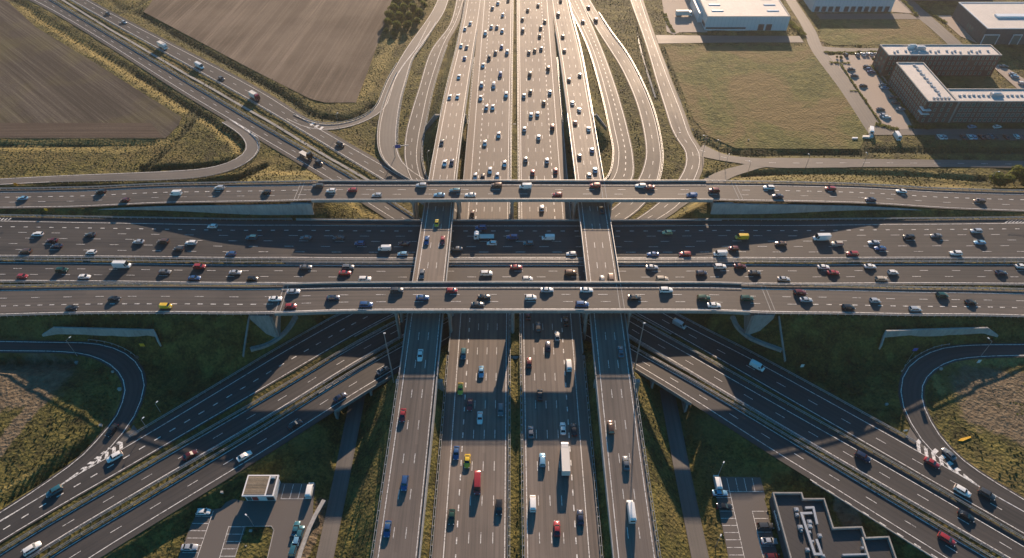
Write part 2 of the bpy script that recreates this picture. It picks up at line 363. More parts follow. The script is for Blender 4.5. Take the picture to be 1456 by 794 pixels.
# loops and slip roads
road('LA', [(-300, 483), (0, 486), (100.8, 487.9), (141, 490), (171, 499), (191.4, 513), (201.5, 528), (205.3, 546), (201.5, 566), (191.4, 591), (176, 614), (146.5, 649), (117, 671), (87, 689), (40, 717), (-60, 776)],
           [(-300, 496), (0, 499), (100.8, 501), (131, 506.8), (156, 518), (171, 533), (178, 551), (173.8, 573.5), (158.7, 603.7), (136.8, 627), (110, 653.7), (80.6, 675.7), (41.5, 702.6), (0, 729.4), (-80, 779)], zLoop, .8, .9, mat_='asphalt', lanes=1, dz=.008, desc='loop road at the lower left', cap=.9)
road('LB', [(1760, 486), (1456, 490.4), (1392, 491), (1357, 493), (1324, 500.5), (1299, 515.6), (1285, 533), (1281, 553), (1284, 576), (1294, 601), (1311.7, 626.4), (1336.6, 653.7), (1366, 677), (1396, 694), (1456, 728), (1600, 808)],
           [(1760, 501), (1456, 505.5), (1392, 507.5), (1362, 510.5), (1334.4, 521.9), (1316.8, 537), (1310.5, 555.9), (1311.7, 573.5), (1324, 598.7), (1339, 624.4), (1366, 651.3), (1402.5, 678), (1456, 711), (1600, 792)], zLoop, .8, .9, mat_='asphalt', lanes=1, dz=.012, desc='loop road at the lower right', heading=-1, cap=.9)
road('LC', [(330, 172), (342, 181), (357, 191), (367, 204), (365.6, 217.7), (353.7, 229.6), (326.5, 243), (289, 251.7), (238, 255.7), (170, 256.8), (85, 258.5), (0, 262.5), (-300, 280)],
           [(312, 172), (326.5, 180), (340, 190.4), (350, 204), (347, 217.7), (326.5, 231), (289, 240.5), (238, 244), (170, 247), (85, 250.5), (0, 255), (-300, 272)], zLow, .5, .5, mat_='asphalt_local', lanes=1, dz=.03, desc='curved slip road at the upper left')
road('RA', [(638, -40), (623, 0), (612.4, 21), (595, 46), (578, 70), (564, 94), (553, 112), (545, 130), (537, 150), (520, 165), (489, 175), (462, 177), (438, 172), (415, 162)],
           [(650, -40), (637, 0), (630.4, 18), (614, 42.6), (595, 66), (571, 96), (561.6, 112), (555.6, 132.6), (546, 155), (530, 166.6), (497, 180), (465, 184.5), (438, 182), (410, 170)], zLow, .4, .4, mat_='asphalt_local', lanes=1, dz=.016, desc='slip road beside the brown field')
road('RB', [(612, 30), (590, 72), (575, 92), (566, 105), (556, 127), (546, 155), (540.5, 180), (539.5, 203), (543, 221), (551, 233), (570, 247), (600, 264)],
           [(620, 32), (598, 66), (586, 82), (579, 105), (569, 140), (563, 183), (562.5, 205), (567, 222), (576, 236), (590, 247), (612, 260)], zLow, .8, .8, mat_='asphalt_local', lanes=1, dz=.02, desc='curving slip road left of the motorway')
road('RG', [(1200, 238), (1140, 238), (1086, 238), (1060, 244), (1033, 256), (1010, 268), (985, 284), (960, 300)],
           [(1200, 226), (1140, 225.5), (1086, 226), (1060, 235), (1031.7, 240.5), (1005, 253), (985, 265), (955, 290)], zLow, .3, .3, mat_='asphalt_local', lanes=1, dz=.012, desc='local road', lines=(False, False))
road('RH', [(1000, 205), (1012, 213.5), (1030, 220.5), (1060, 225), (1086, 225.5), (1256, 227), (1456, 229.6), (1800, 236)],
           [(988, 222), (1004, 223), (1020, 226.5), (1060, 233), (1086, 237.5), (1256, 237), (1456, 238.3), (1800, 246)], zLow, .3, .3, mat_='asphalt_local', lanes=2, dz=.034, desc='local road', lines=(False, False))
road('RI', [(934, 50), (1000, 51), (1060, 51.5), (1130, 51.5)], [(934, 62), (1000, 61), (1060, 60.5), (1150, 60.5)], zLow, .1, .1, mat_='asphalt_local', lanes=2, dz=.012, desc='local road', lines=(False, False))
road('RJ', [(1090, -50), (1117, 0), (1142, 41), (1152, 68), (1195, 128), (1235.6, 190.5)], [(1103, -50), (1131, 0), (1160, 45), (1171, 70), (1215, 122), (1262, 190)], zLow, .1, .1, mat_='asphalt_local', lanes=2, dz=.004, desc='local road', lines=(False, False))
road('RK', [(1165, 66), (1200, 68.5), (1260, 69)], [(1165, 74), (1200, 73.5), (1260, 73.5)], zLow, .1, .1, mat_='asphalt_local', lanes=1, dz=.008, desc='local road', lines=(False, False))
road('RL', [(1240, -45), (1276, 0), (1325, 42), (1352, 67)], [(1262, -45), (1298, 0), (1345, 42), (1372, 66)], zLow, .1, .1, mat_='asphalt_local', lanes=2, dz=.004, desc='local road', lines=(False, False))
road('RM', [(1236, 184), (1300, 183.7), (1456, 183.7), (1600, 184)], [(1236, 192), (1300, 192), (1456, 191.8), (1600, 192)], zLow, .1, .1, mat_='asphalt_local', lanes=1, dz=.006, desc='local road', lines=(False, False))
for k_, x0_ in (('US', -USX), ('UT', USX+.6)):
    sgn_ = -1 if x0_ < 0 else 1
    road(k_, [(x0_-2.6, 30), (x0_-2.6, 110), (x0_-2.5, 150)], [(x0_+2.4, 30), (x0_+2.4, 110), (x0_+2.6, 150)], zUnder, .2, .2, True, 4, 'asphalt_local', 1, None, .002, slope=.3, desc='service road', lines=(False, False), cap=.85)
# ------------------------------------------------------------------ pads: flat pieces of ground
def poly_world(pts, z): return np.array([P(*p, z) for p in pts])
PADS = [
 ('crop_field', [(-260, -30), (-10, -8), (12, 3), (51, 39), (136, 90), (170, 112), (215, 140), (258.5, 167), (254, 178), (235, 197), (100, 197), (-500, 197)], -3.75, 'field'),
 ('crop_field', [(236, -30), (560, -30), (560.6, 0), (543.6, 44), (523, 102), (506, 146), (462, 146), (441.6, 141), (360, 100), (204, 17), (212, 8)], -3.75, 'field'),
 ('meadow', [(944.5, 66), (1149, 65.5), (1195, 125), (1236, 186), (1222, 212), (1046.5, 211), (1006, 193), (986, 170), (958, 98.6)], -3.8, 'meadow'),
 ('meadow', [(1168, 28), (1310, 28), (1340, 63), (1185, 64.5), (1164, 58)], -3.8, 'meadow'),
 ('warehouse_yard', [(935, -40), (988, -40), (1006, 46), (966, 46), (958, 49.5), (948, 45)], -3.85, 'sandy_paving'),
 ('loading_yard', [(1160, 19.5), (1292, 19.5), (1308, 27.5), (1166, 27.5)], -3.85, 'paving'),
 ('loading_yard', [(1268, 17), (1262, -40), (1280, -40), (1300, 18), (1292, 19)], -3.85, 'sandy_paving'),
 ('car_park', [(1169, 80), (1190, 78.5), (1246, 78.5), (1252, 100), (1300, 184), (1236, 184)], -3.85, 'sandy_paving'),
 ('car_park', [(1330, 192.5), (1330, 199.5), (1700, 200), (1700, 192.5)], -3.85, 'paving'),
 ('car_park', [(1408, 92), (1424, 92), (1500, 140), (1462, 140)], -3.85, 'sandy_paving'),
 ('forecourt', [(1332, 22), (1352, 22), (1390, 62), (1366, 52)], -3.85, 'sandy_paving'),
 ('car_park', [(325, 710), (314, 723), (303, 724.5), (280, 725), (247, 810), (225, 850), (400, 850), (419, 820), (430, 782), (445, 732), (446, 709), (449, 688), (400, 687), (390, 709)], -5.2, 'paving'),
 ('car_park', [(1013, 678), (1081, 679), (1087, 700), (1094, 740), (1120, 850), (1047, 850)], -5.2, 'paving'),
]
FLAT = [([(930, 20), (1130, 10), (1300, 0), (1500, -30), (1600, 200), (1290, 215), (1170, 75)], -4.0)]
def in_poly(X, Y, poly):
    inside = np.zeros(X.shape, bool); n = len(poly)
    for i in range(n):
        x0, y0 = poly[i]; x1, y1 = poly[(i+1) % n]
        c = ((y0 > Y) != (y1 > Y)) & (X < (x1-x0)*(Y-y0)/(y1-y0+1e-12)+x0)
        inside ^= c
    return inside
# ------------------------------------------------------------------ ditches and banks (photo survey)
DITCHES = [
 ([(-120, -38), (20, 0), (60, 28), (170, 92), (272, 156), (330, 196), (345, 212), (338, 226), (300, 236), (205, 240)], 2.4, -5.6, 0),
 ([(283, 160), (262, 186), (236, 212), (210, 238)], 1.6, -5.3, 0),
 ([(-400, 205), (0, 206), (120, 205), (215, 204)], 1.8, -5.4, 0),
 ([(194, 17), (236, 42), (300, 78), (360, 110), (410, 140), (450, 164), (500, 167), (528, 150)], 2.2, -5.5, 0),
 ([(140, -18), (160, 0), (178, 13), (200, 4), (216, -12)], 1.6, -5.3, 0),
 ([(894, -30), (905, 30), (925, 115), (933, 141)], .8, -4.9, 0),
 ([(938, 70), (953, 110), (975, 168), (986, 190), (1010, 204), (1045, 217), (1120, 218), (1222, 218)], 1.8, -5.4, 0),
 ([(1235, 214), (1330, 214), (1456, 214), (1700, 215)], 1.8, -5.4, 0),
 ([(1040, 249), (1120, 245), (1240, 246), (1330, 250), (1400, 256)], 1.6, -5.2, 0),
 ([(-100, 252), (0, 270), (100, 267), (220, 266), (330, 255), (375, 236)], 1.5, -5.4, 0),
 ([(-200, 514), (0, 517), (60, 518), (100, 516)], 2.0, -5.4, 0),
 ([(20, 722), (70, 680), (125, 640), (160, 618)], 1.2, -5.3, 0),
]
STRAW = [
 ([(30, 8), (120, 66), (200, 118), (260, 158)], 4.0), ([(0, 200), (120, 200), (238, 204)], 4.0), ([(0, 212), (100, 213), (190, 216)], 3.0),
 ([(285, 168), (330, 200), (338, 214)], 3.0), ([(80, 8), (130, 38)], 2.5),
 ([(560, 60), (530, 110), (510, 140)], 5), ([(1046, 207), (1100, 208), (1200, 209)], 3), ([(1000, 196), (1040, 209)], 3),
 ([(1050, 241), (1200, 243), (1380, 250)], 3.0), ([(435, 418), (560, 470)], 0.1), ([(470, 540), (520, 512), (536, 506)], 1.6),
 ([(0, 705), (60, 668)], 1.0), ([(0, 524), (60, 526), (95, 526)], 2.0), ([(1310, 520), (1390, 520), (1456, 516)], 3.0), ([(1310, 520), (1335, 560)], 2.5),
 ([(410, 262), (380, 240), (430, 262)], 3), ([(455, 310), (500, 300), (540, 312)], 2.5), ([(980, 308), (1010, 292)], 2.5),
]
DIRT = [
 ([(0, 545), (30, 540), (70, 540)], 9.0), ([(-60, 560), (30, 555)], 9.0), ([(78, 545), (52, 580), (20, 620), (-5, 652)], 2.6),
 ([(1392, 556), (1425, 556), (1456, 562)], 8.0), ([(1395, 590), (1435, 605), (1490, 640)], 7.0), ([(1385, 565), (1398, 590)], 4.5),
 ([(1000, 195), (1040, 206)], .6), ([(455, 708), (447, 745), (428, 793)], 1.4),
 ([(455, 300), (470, 308), (480, 303)], 2.5), ([(1030, 300), (1044, 306)], 2.0), ([(1195, 720), (1215, 745)], 2.5), ([(960, 20), (1000, 40)], .1),
 ([(1170, 60), (1165, 90), (1190, 140), (1215, 180)], .8), ([(970, 75), (990, 78)], 3),
]
# ------------------------------------------------------------------ terrain
def axis(segs):
    out = [segs[0][0]]
    for a, b, st in segs:
        n = max(1, round((b-a)/st)); out += list(np.linspace(a, b, n+1)[1:])
    return np.array(out)
gx = axis([(-6000, -1500, 500), (-1500, -600, 90), (-600, -380, 12), (-380, -230, 3), (-230, 230, 1.3), (230, 380, 3), (380, 600, 12), (600, 1500, 90), (1500, 6000, 500)])
gy = axis([(-2000, -200, 200), (-200, 20, 20), (20, 70, 4), (70, 290, 1.25), (290, 500, 2.3), (500, 620, 10), (620, 1500, 80), (1500, 9000, 750)])
GX, GY = np.meshgrid(gx, gy)
X, Y = GX.ravel(), GY.ravel()
base = np.where(Y < 125, -5.2, -4.0); base = np.where((Y >= 125) & (Y < 140), -5.2+(Y-125)/15*1.2, base)
tb_ = np.clip((np.abs(X)-115)/35, 0, 1)*np.clip((Y-60)/50, 0, 1)*np.clip((185-Y)/8, 0, 1); base = base*(1-tb_)+(-2.3)*tb_
def vnoise(X, Y, s, seed):
    r = np.random.default_rng(seed); T = r.random((64, 64)); x, y = X/s, Y/s
    xi, yi = np.floor(x).astype(int), np.floor(y).astype(int); fx, fy = x-xi, y-yi; fx = fx*fx*(3-2*fx); fy = fy*fy*(3-2*fy)
    g = lambda a, b: T[a % 64, b % 64]
    return (g(xi, yi)*(1-fx)+g(xi+1, yi)*fx)*(1-fy)+(g(xi, yi+1)*(1-fx)+g(xi+1, yi+1)*fx)*fy - .5
near_mask = (np.abs(X) < 900) & (Y < 900) & (Y > -200)
rough = vnoise(X, Y, 14, 1)*.7 + vnoise(X, Y, 5, 2)*.35 + vnoise(X, Y, 2.4, 3)*.22
Z = base + rough*.8
idx = np.where(near_mask)[0]; x, y = X[idx], Y[idx]
def edge_dist(px_, py_, hw_, extra=None, chunk=24):
    pass
raise_ = Z[idx].copy(); cap_ = np.full(len(idx), 1e9); core = np.full(len(idx), 1e9); near_e = np.full(len(idx), 1e9)
for r in ROADS.values():
    lo = r.s*0
    cx_ = r.C + r.N*r.s*((r.sl-r.sr)/2)[None] if False else r.C + (r.N*r.s)*((r.sl-r.sr)/2)
    W = r.hw + (r.sl+r.sr)/2
    r.Cp, r.W = cx_, W
    bb = (x > cx_[:, 0].min()-70) & (x < cx_[:, 0].max()+70) & (y > cx_[:, 1].min()-70) & (y < cx_[:, 1].max()+70)
    ii = np.where(bb)[0]
    if not len(ii): continue
    xs, ys = x[ii], y[ii]
    # segment distances
    for i in range(r.n-1):
        a, b = cx_[i], cx_[i+1]; d = b-a; L2 = d@d
        over = r.br[i] and r.br[i+1]
        reach = W[i]+34
        m = (xs > min(a[0], b[0])-reach) & (xs < max(a[0], b[0])+reach) & (ys > min(a[1], b[1])-reach) & (ys < max(a[1], b[1])+reach)
        j = ii[m]
        if not len(j): continue
        t = np.clip(((x[j]-a[0])*d[0]+(y[j]-a[1])*d[1])/L2, 0, 1)
        dist = np.hypot(x[j]-a[0]-t*d[0], y[j]-a[1]-t*d[1])
        w_ = W[i]*(1-t)+W[i+1]*t; z_ = r.z[i]*(1-t)+r.z[i+1]*t - r.dz
        if over:                                       # open air under a bridge deck
            cap_[j] = np.minimum(cap_[j], z_-1.9+1.3*np.maximum(dist-w_-.2, 0)); continue
        e = np.maximum(dist-w_-.7, 0)
        xb = {'FF': 89, 'FN': 89, 'EA': 94, 'EB': 94}.get(r.key)
        if xb: e = e + (1.3 if r.key == 'FF' else 1.0)*np.maximum(xb-np.abs(x[j]), 0)
        if r.key in ('US', 'UT'): pass
        else: raise_[j] = np.maximum(raise_[j], z_-.16-r.slope*e)
        cap_[j] = np.minimum(cap_[j], z_-.16+(.3 if r.key == 'EA' else r.cap)*np.maximum(dist-w_-.9, 0))
        near_e[j] = np.minimum(near_e[j], dist-w_)
Zi = np.minimum(raise_, cap_)
lush = np.zeros(len(idx)); straw = np.zeros(len(idx)); dirt = np.zeros(len(idx))
def poly_dist(pts, z=-4):
    W_ = catmull([P(*p, z) for p in pts], 8); out = np.full(len(idx), 1e9)
    for a, b in zip(W_[:-1], W_[1:]):
        d = b-a; L2 = d@d+1e-9; t = np.clip(((x-a[0])*d[0]+(y-a[1])*d[1])/L2, 0, 1)
        out = np.minimum(out, np.hypot(x-a[0]-t*d[0], y-a[1]-t*d[1]))
    return out
for pts, w_, zd, _ in DITCHES:
    d = poly_dist(pts); wob = vnoise(x, y, 9, 8)*.8
    ok = near_e > .8
    Zi = np.where(ok, np.minimum(Zi, zd+.62*np.maximum(d-w_*.45, 0)), Zi)
    lush = np.maximum(lush, np.clip((w_+1.2+wob*2-d)/1.4, 0, 1))
for pts, w_ in STRAW: straw = np.maximum(straw, np.clip(1-poly_dist(pts)/w_*.6, 0, 1)*(poly_dist(pts) < w_*1.5))
for pts, w_ in DIRT: dirt = np.maximum(dirt, np.clip(1.15-poly_dist(pts)/w_*.6, 0, 1))
for nm, pts, z_, _ in PADS:
    pw = poly_world(pts, z_); c_ = in_poly(x, y, pw); Zi = np.where(c_, np.minimum(z_-.18, 99), Zi)
lush = np.where(near_e < 1.2, 0, lush)
Z[idx] = Zi
GZ = Z.reshape(GX.shape)
def ground_z(px_, py_):
    i = int(np.clip(np.searchsorted(gx, px_)-1, 0, len(gx)-2)); j = int(np.clip(np.searchsorted(gy, py_)-1, 0, len(gy)-2))
    u = (px_-gx[i])/(gx[i+1]-gx[i]); v = (py_-gy[j])/(gy[j+1]-gy[j])
    return float((GZ[j, i]*(1-u)+GZ[j, i+1]*u)*(1-v)+(GZ[j+1, i]*(1-u)+GZ[j+1, i+1]*u)*v)
def PG(px_, py_):
    z = -4.0
    for _ in range(6):
        a, b = P(px_, py_, z); z = .5*z+.5*ground_z(a, b)
    return a, b, ground_z(a, b)
ny, nx = GX.shape
me = bpy.data.meshes.new('ground')
I = np.arange(ny*nx).reshape(ny, nx)
quads = np.stack([I[:-1, :-1], I[:-1, 1:], I[1:, 1:], I[1:, :-1]], -1).reshape(-1, 4)
me.vertices.add(ny*nx); me.vertices.foreach_set('co', np.stack([X, Y, Z], 1).ravel())
me.loops.add(quads.size); me.loops.foreach_set('vertex_index', quads.ravel())
me.polygons.add(len(quads)); me.polygons.foreach_set('loop_start', np.arange(0, quads.size, 4)); me.polygons.foreach_set('loop_total', np.full(len(quads), 4))
me.polygons.foreach_set('use_smooth', np.ones(len(quads), bool))
me.update(); me.validate()
ca = me.color_attributes.new('kind_of_ground', 'FLOAT_COLOR', 'POINT')
K = np.zeros((len(X), 4), np.float32); K[idx, 0] = lush; K[idx, 1] = straw; K[idx, 2] = dirt; K[:, 3] = 1
ca.data.foreach_set('color', K.ravel())
me.materials.append(M['grass'])
# tall weeds and tussocks: many small clumps standing on the verges
ok_ = (near_e > 1.4) & (dirt < .3) & (np.abs(x) < 400) & (y > 55) & (y < 500)
for nm, pts, z_, _ in PADS: ok_ &= ~in_poly(x, y, poly_world(pts, z_))
cand = np.where(ok_)[0]; cell = (1.3*1.25)*np.where((np.abs(x[cand]) > 230), 2.3, 1)*np.where(y[cand] > 290, 1.9, 1)
dens = .26*(.35+1.6*np.clip(vnoise(x[cand], y[cand], 11, 21)+vnoise(x[cand], y[cand], 31, 22)+.35, 0, 1))*(1+2.5*lush[cand])
cand = cand[RNG.random(len(cand)) < dens*cell]
m_w = mat('weeds', (.07, .068, .02), .85, spec=.2); g_ = N(m_w); f_w = g_.noise(g_.coords('Object'), .25, 4, .7)
g_.l(g_.ramp(f_w, [(.36, (.042, .042, .014)), (.52, (.098, .092, .026)), (.68, (.20, .165, .05))]), g_.b.inputs['Base Color'])
wv = []; wf = []
for c in cand:
    px__, py__ = x[c]+RNG.uniform(-.7, .7), y[c]+RNG.uniform(-.7, .7); zz = ground_z(px__, py__); s_ = RNG.uniform(.12, .42)*(1.25 if lush[c] > .3 else 1); a_ = RNG.uniform(0, 3.14)
    for k in range(2):
        dx_, dy_ = math.cos(a_+k*1.7)*s_, math.sin(a_+k*1.7)*s_; n_ = len(wv)
        wv += [(px__-dx_, py__-dy_, zz-.1), (px__+dx_, py__+dy_, zz-.1), (px__+dx_*.7, py__+dy_*.7, zz+s_*.9), (px__-dx_*.8, py__-dy_*.8, zz+s_*1.1)]; wf.append((n_, n_+1, n_+2, n_+3))
mw = bpy.data.meshes.new('weeds'); mw.from_pydata(wv, [], wf); mw.materials.append(m_w); ow = bpy.data.objects.new('weeds', mw); COL.objects.link(ow); tag(ow, kind='stuff')
go = bpy.data.objects.new('ground', me); COL.objects.link(go); tag(go, kind='structure')

M['field'] = soil('tilled_soil', (.050, .043, .037), (.090, .078, .066), (.150, .130, .108), math.atan2(-94, 105), .55, .55)
M['field_pale'] = soil('harrowed_soil', (.095, .075, .058), (.145, .116, .090), (.23, .185, .145), math.atan2(120, 14), .5)
n_field = 0
for nm, pts, z_, mt in PADS:
    pw = poly_world(pts, z_); b = MB(); b.poly([(p[0], p[1], z_) for p in pw])
    if mt == 'field': mt = ('field', 'field_pale')[n_field]; n_field += 1
    o = b.build(nm, M[mt]); 
    uvl = o.data.uv_layers.new(name='UVMap')
    for li, lp in enumerate(o.data.loops):
        c_ = o.data.vertices[lp.vertex_index].co; uvl.data[li].uv = (c_.x, c_.y)
    bm = bmesh.new(); bm.from_mesh(o.data); bmesh.ops.recalc_face_normals(bm, faces=bm.faces)
    for f_ in bm.faces:
        if f_.normal.z < 0: f_.normal_flip()
    bmesh.ops.triangulate(bm, faces=bm.faces); bm.to_mesh(o.data); bm.free()
    tag(o, kind='structure')
# the dark headland strip at the foot of the left field
hp = poly_world([(-500, 175), (100, 175), (214, 175), (222, 184), (232, 195.5), (100, 195.8), (-500, 195.8)], -3.74)
b = MB(); b.poly([(p[0], p[1], -3.735) for p in reversed(hp)]); M['headland'] = soil('ploughed_headland', (.055, .042, .035), (.085, .066, .054), (.13, .10, .08), 0.0, .6)
o = b.build('ploughed_strip', M['headland']); tag(o, kind='structure')

# ------------------------------------------------------------------ road surfaces
def ribbon(r, offs_l, offs_r, z, name, m, parent=None, closed=None):
    v = []; f = []; uv = []
    for i in range(r.n):
        for o_ in (offs_l[i], offs_r[i]):
            p = r.C[i] + r.N[i]*r.s*o_; v.append((p[0], p[1], r.z[i]+z)); uv.append((o_, r.D[i]))
    for i in range(r.n-1):
        q = (2*i, 2*i+1, 2*i+3, 2*i+2); f.append(q if r.s > 0 else q[::-1])
    me = bpy.data.meshes.new(name); me.from_pydata(v, [], f); l = me.uv_layers.new(name='UVMap')
    for k, lp in enumerate(me.loops): l.data[k].uv = uv[lp.vertex_index]
    me.materials.append(m); o = bpy.data.objects.new(name, me); COL.objects.link(o)
    if me.polygons[0].normal.z < 0: me.flip_normals()
    if parent: o.parent = parent
    return o
def strip(b, r, d0, d1, off0, w_, lift=.05, off_fn=None):
    """painted strip from distance d0 to d1 at lateral offset"""
    n = max(1, int(math.ceil((d1-d0)/6)))
    for i in range(n):
        a, c = d0+(d1-d0)*i/n, d0+(d1-d0)*(i+1)/n
        oa = off_fn(a) if off_fn else off0; oc = off_fn(c) if off_fn else off0
        p = [at(r, a, oa-w_/2), at(r, a, oa+w_/2), at(r, c, oc+w_/2), at(r, c, oc-w_/2)]
        q = [(t[0], t[1], t[2]+lift) for t in p]
        b.poly(q)
def fix_up(me):
    fl = [p.index for p in me.polygons if p.normal.z < 0]
    if fl:
        bm = bmesh.new(); bm.from_mesh(me); bm.faces.ensure_lookup_table()
        for i in fl: bm.faces[i].normal_flip()
        bm.to_mesh(me); bm.free()
roads_local = {'RG', 'RH', 'RI', 'RJ', 'RK', 'RL', 'RM'}
for r in ROADS.values():
    nm = 'road'
    o = ribbon(r, r.hw+r.sl, -(r.hw+r.sr), 0, nm, M[r.mat]); tag(o, kind='structure')
    b = MB(); L = r.D[-1]; w_ = .26
    if r.lines[0]: strip(b, r, 0, L, 0, w_, .05, lambda d: hwat(r, d))
    if r.lines[1]: strip(b, r, 0, L, 0, w_, .05, lambda d: -hwat(r, d))
    n = r.lanes or 1
    if r.lines[0] or r.key in ('RH',):
        for k in range(1, n):
            block = (r.key in ('ML', 'EA', 'E1') and k == 1) or (r.key == 'MR' and k == n-1) or (r.key == 'FN' and k == n-1) or (r.key == 'FF' and k == 1)
            fr = k/n
            per, ln, ww = (5.2, 2.1, .36) if block else (12.0, 3.4, .20)
            if r.key in ('EA',): per = 6.0 if block else 15.4; ln = 1.9 if block else 4.0
            if r.key in ('FF', 'FN', 'EB') and not block: per, ln = 14.0, 3.6
            if r.key in ('FF', 'FN') and block:
                rng = [(0, max(0, (r.D[-1]/2-95))), (r.D[-1]/2+110, r.D[-1])]
            else: rng = [(0, L)]
            if r.key == 'E1': pass
            for a, c in rng:
                d = a + (k*5.1 % per if not block else 1.0)
                if not block: d = a + (k % 2)*(per*.35 if r.key in ('EA', 'EB', 'FF', 'FN') else 0)
                while d+ln < c:
                    strip(b, r, d, d+ln, 0, ww, .05, lambda q: hwat(r, q)*(1-2*fr)); d += per
            if r.key in ('FF', 'FN') and block:
                d = L/2-95
                while d < L/2+110: strip(b, r, d, d+3.6, 0, .2, .05, lambda q: hwat(r, q)*(1-2*fr)); d += 14
    if b.f:
        mk = b.build('lane_markings', M['paint'], o); fix_up(mk.data)
# extra lane on the right-hand lower diagonal
def world_quad_marks(name, quads, z, parent=None, m=None, lift=.06):
    b = MB()
    for q in quads: b.poly([(*P(px_, py_, z), z+lift) for px_, py_ in q])
    o = b.build(name, m or M['paint']); fix_up(o.data); tag(o, kind='structure'); return o
zt = -1.96
b = MB()
for i in range(9):
    a = (1152+i*24.6, 682+i*15.2); c = (a[0]+9.4, a[1]+5.9)
    p, q = Vector(P(*a, zt)), Vector(P(*c, zt)); n_ = (q-p).normalized(); n_ = Vector((-n_.y, n_.x))*.17
    b.poly([(p.x-n_.x, p.y-n_.y, zt+.06), (q.x-n_.x, q.y-n_.y, zt+.06), (q.x+n_.x, q.y+n_.y, zt+.06), (p.x+n_.x, p.y+n_.y, zt+.06)])
o = b.build('lane_markings', M['paint']); fix_up(o.data); tag(o, kind='structure')
# widened pavement beside that lane, with a pale concrete kerb
def flat_poly(name, pts, z, m, kind='structure'):
    pw = poly_world(pts, z); b = MB(); b.poly([(p[0], p[1], z) for p in pw]); o = b.build(name, m)
    l = o.data.uv_layers.new(name='UVMap')
    for li, lp in enumerate(o.data.loops):
        c_ = o.data.vertices[lp.vertex_index].co; l.data[li].uv = (c_.x, c_.y)
    bm = bmesh.new(); bm.from_mesh(o.data); bmesh.ops.triangulate(bm, faces=bm.faces)
    for f_ in bm.faces:
        if f_.normal.z < 0: f_.normal_flip()
    bm.to_mesh(o.data); bm.free(); tag(o, kind=kind); return o
flat_poly('gore_area', [(84, 692), (110, 668), (140, 646), (158, 630), (176, 608), (186, 600), (200, 617), (178, 636), (140, 660)], -1.99, M['asphalt_local'])
flat_poly('gore_area', [(1400, 697), (1366, 683), (1330, 660), (1300, 640), (1285, 632), (1296, 602), (1313, 628), (1337, 655), (1366, 678)], -1.985, M['asphalt_local'])
# chevrons on the noses of the two loops
def chevrons(apex, base_l, base_r, n, z):
    A, L_, R_ = (Vector(P(*p, z)) for p in (apex, base_l, base_r)); b = MB()
    for i in range(n):
        t0 = .30+.68*i/n; t1 = t0+.34/n
        for s_, e_ in ((0, .5), (.5, 1)):
            def pt(t, u):
                l, r_ = A.lerp(L_, t), A.lerp(R_, t); q = l.lerp(r_, u); back = (A-(L_+R_)/2).normalized()
                q = q + back*(.5-abs(u-.5))*(-2.2); return (q.x, q.y, z+.07)
            b.poly([pt(t0, s_*.88+.06), pt(t0, e_*.88+.06), pt(t1, e_*.88+.06), pt(t1, s_*.88+.06)])
    # solid tip
    tip = lambda t, u: (*A.lerp(L_, t).lerp(A.lerp(R_, t), u), z+.07)
    b.poly([tip(0, 0), tip(.27, .25), tip(.27, .75)])
    o = b.build('lane_markings', M['paint']); fix_up(o.data); tag(o, kind='structure')
chevrons((86, 689.5), (172, 622), (182, 634), 6, -1.98)
chevrons((1397, 695), (1303, 613), (1297, 640), 6, -1.975)
world_quad_marks('lane_markings', [[(444+i*6.5, 174.5+i*3), (448+i*6.5, 175+i*3), (443.5+i*6.5, 179+i*3), (440+i*6.5, 178.5+i*3)] for i in range(3)], -3.75)
world_quad_marks('lane_markings', [[(329+i*9, 171+i*6), (336+i*9, 174+i*6), (340+i*9, 178+i*6), (335+i*9, 176+i*6)] for i in range(4)], -3.75)
world_quad_marks('lane_markings', [[(0-i*5, 310.5), (1.8-i*5, 310.5), (-2.5-i*5, 313.6), (-4.3-i*5, 313.6)] for i in range(-3, 8)] + [[(1436+i*5, 313), (1435+i*5, 313), (1431+i*5, 317), (1428+i*5, 317)] for i in range(9)], 3.3)

# ------------------------------------------------------------------ barriers
def sample_line(r, side, off, d0, d1, step):
    ds = np.arange(d0, d1, step); out = []
    for d in ds:
        h_ = hwat(r, d) + (r.sl if side > 0 else r.sr)
        out.append(at(r, d, side*(h_+off)))
    return out
def wall_along(pts, h0, h1, t, name, m, parent=None, zoff=0, profile=None):
    """a wall swept along pts, thickness t, from pts.z+h0 to pts.z+h1; profile = [(lateral, z)...] overrides"""
    b = MB(); n = len(pts); rings = []
    for i, p in enumerate(pts):
        a = pts[max(0, i-1)]; c = pts[min(n-1, i+1)]; dx, dy = c[0]-a[0], c[1]-a[1]; L_ = math.hypot(dx, dy) or 1
        nx_, ny_ = -dy/L_, dx/L_
        pr = profile or [(-t/2, h0), (t/2, h0), (t/2, h1), (-t/2, h1)]
        rings.append([(p[0]+nx_*u, p[1]+ny_*u, p[2]+v_) for u, v_ in pr])
    b.loft(rings); o = b.build(name, m, parent); recalc(o.data); return o
post_b = MB(); post_b.box(-.07, .07, -.2, .2, -.35, .72); post_mesh = post_b.mesh('post', M['steel'])
rail_names = []
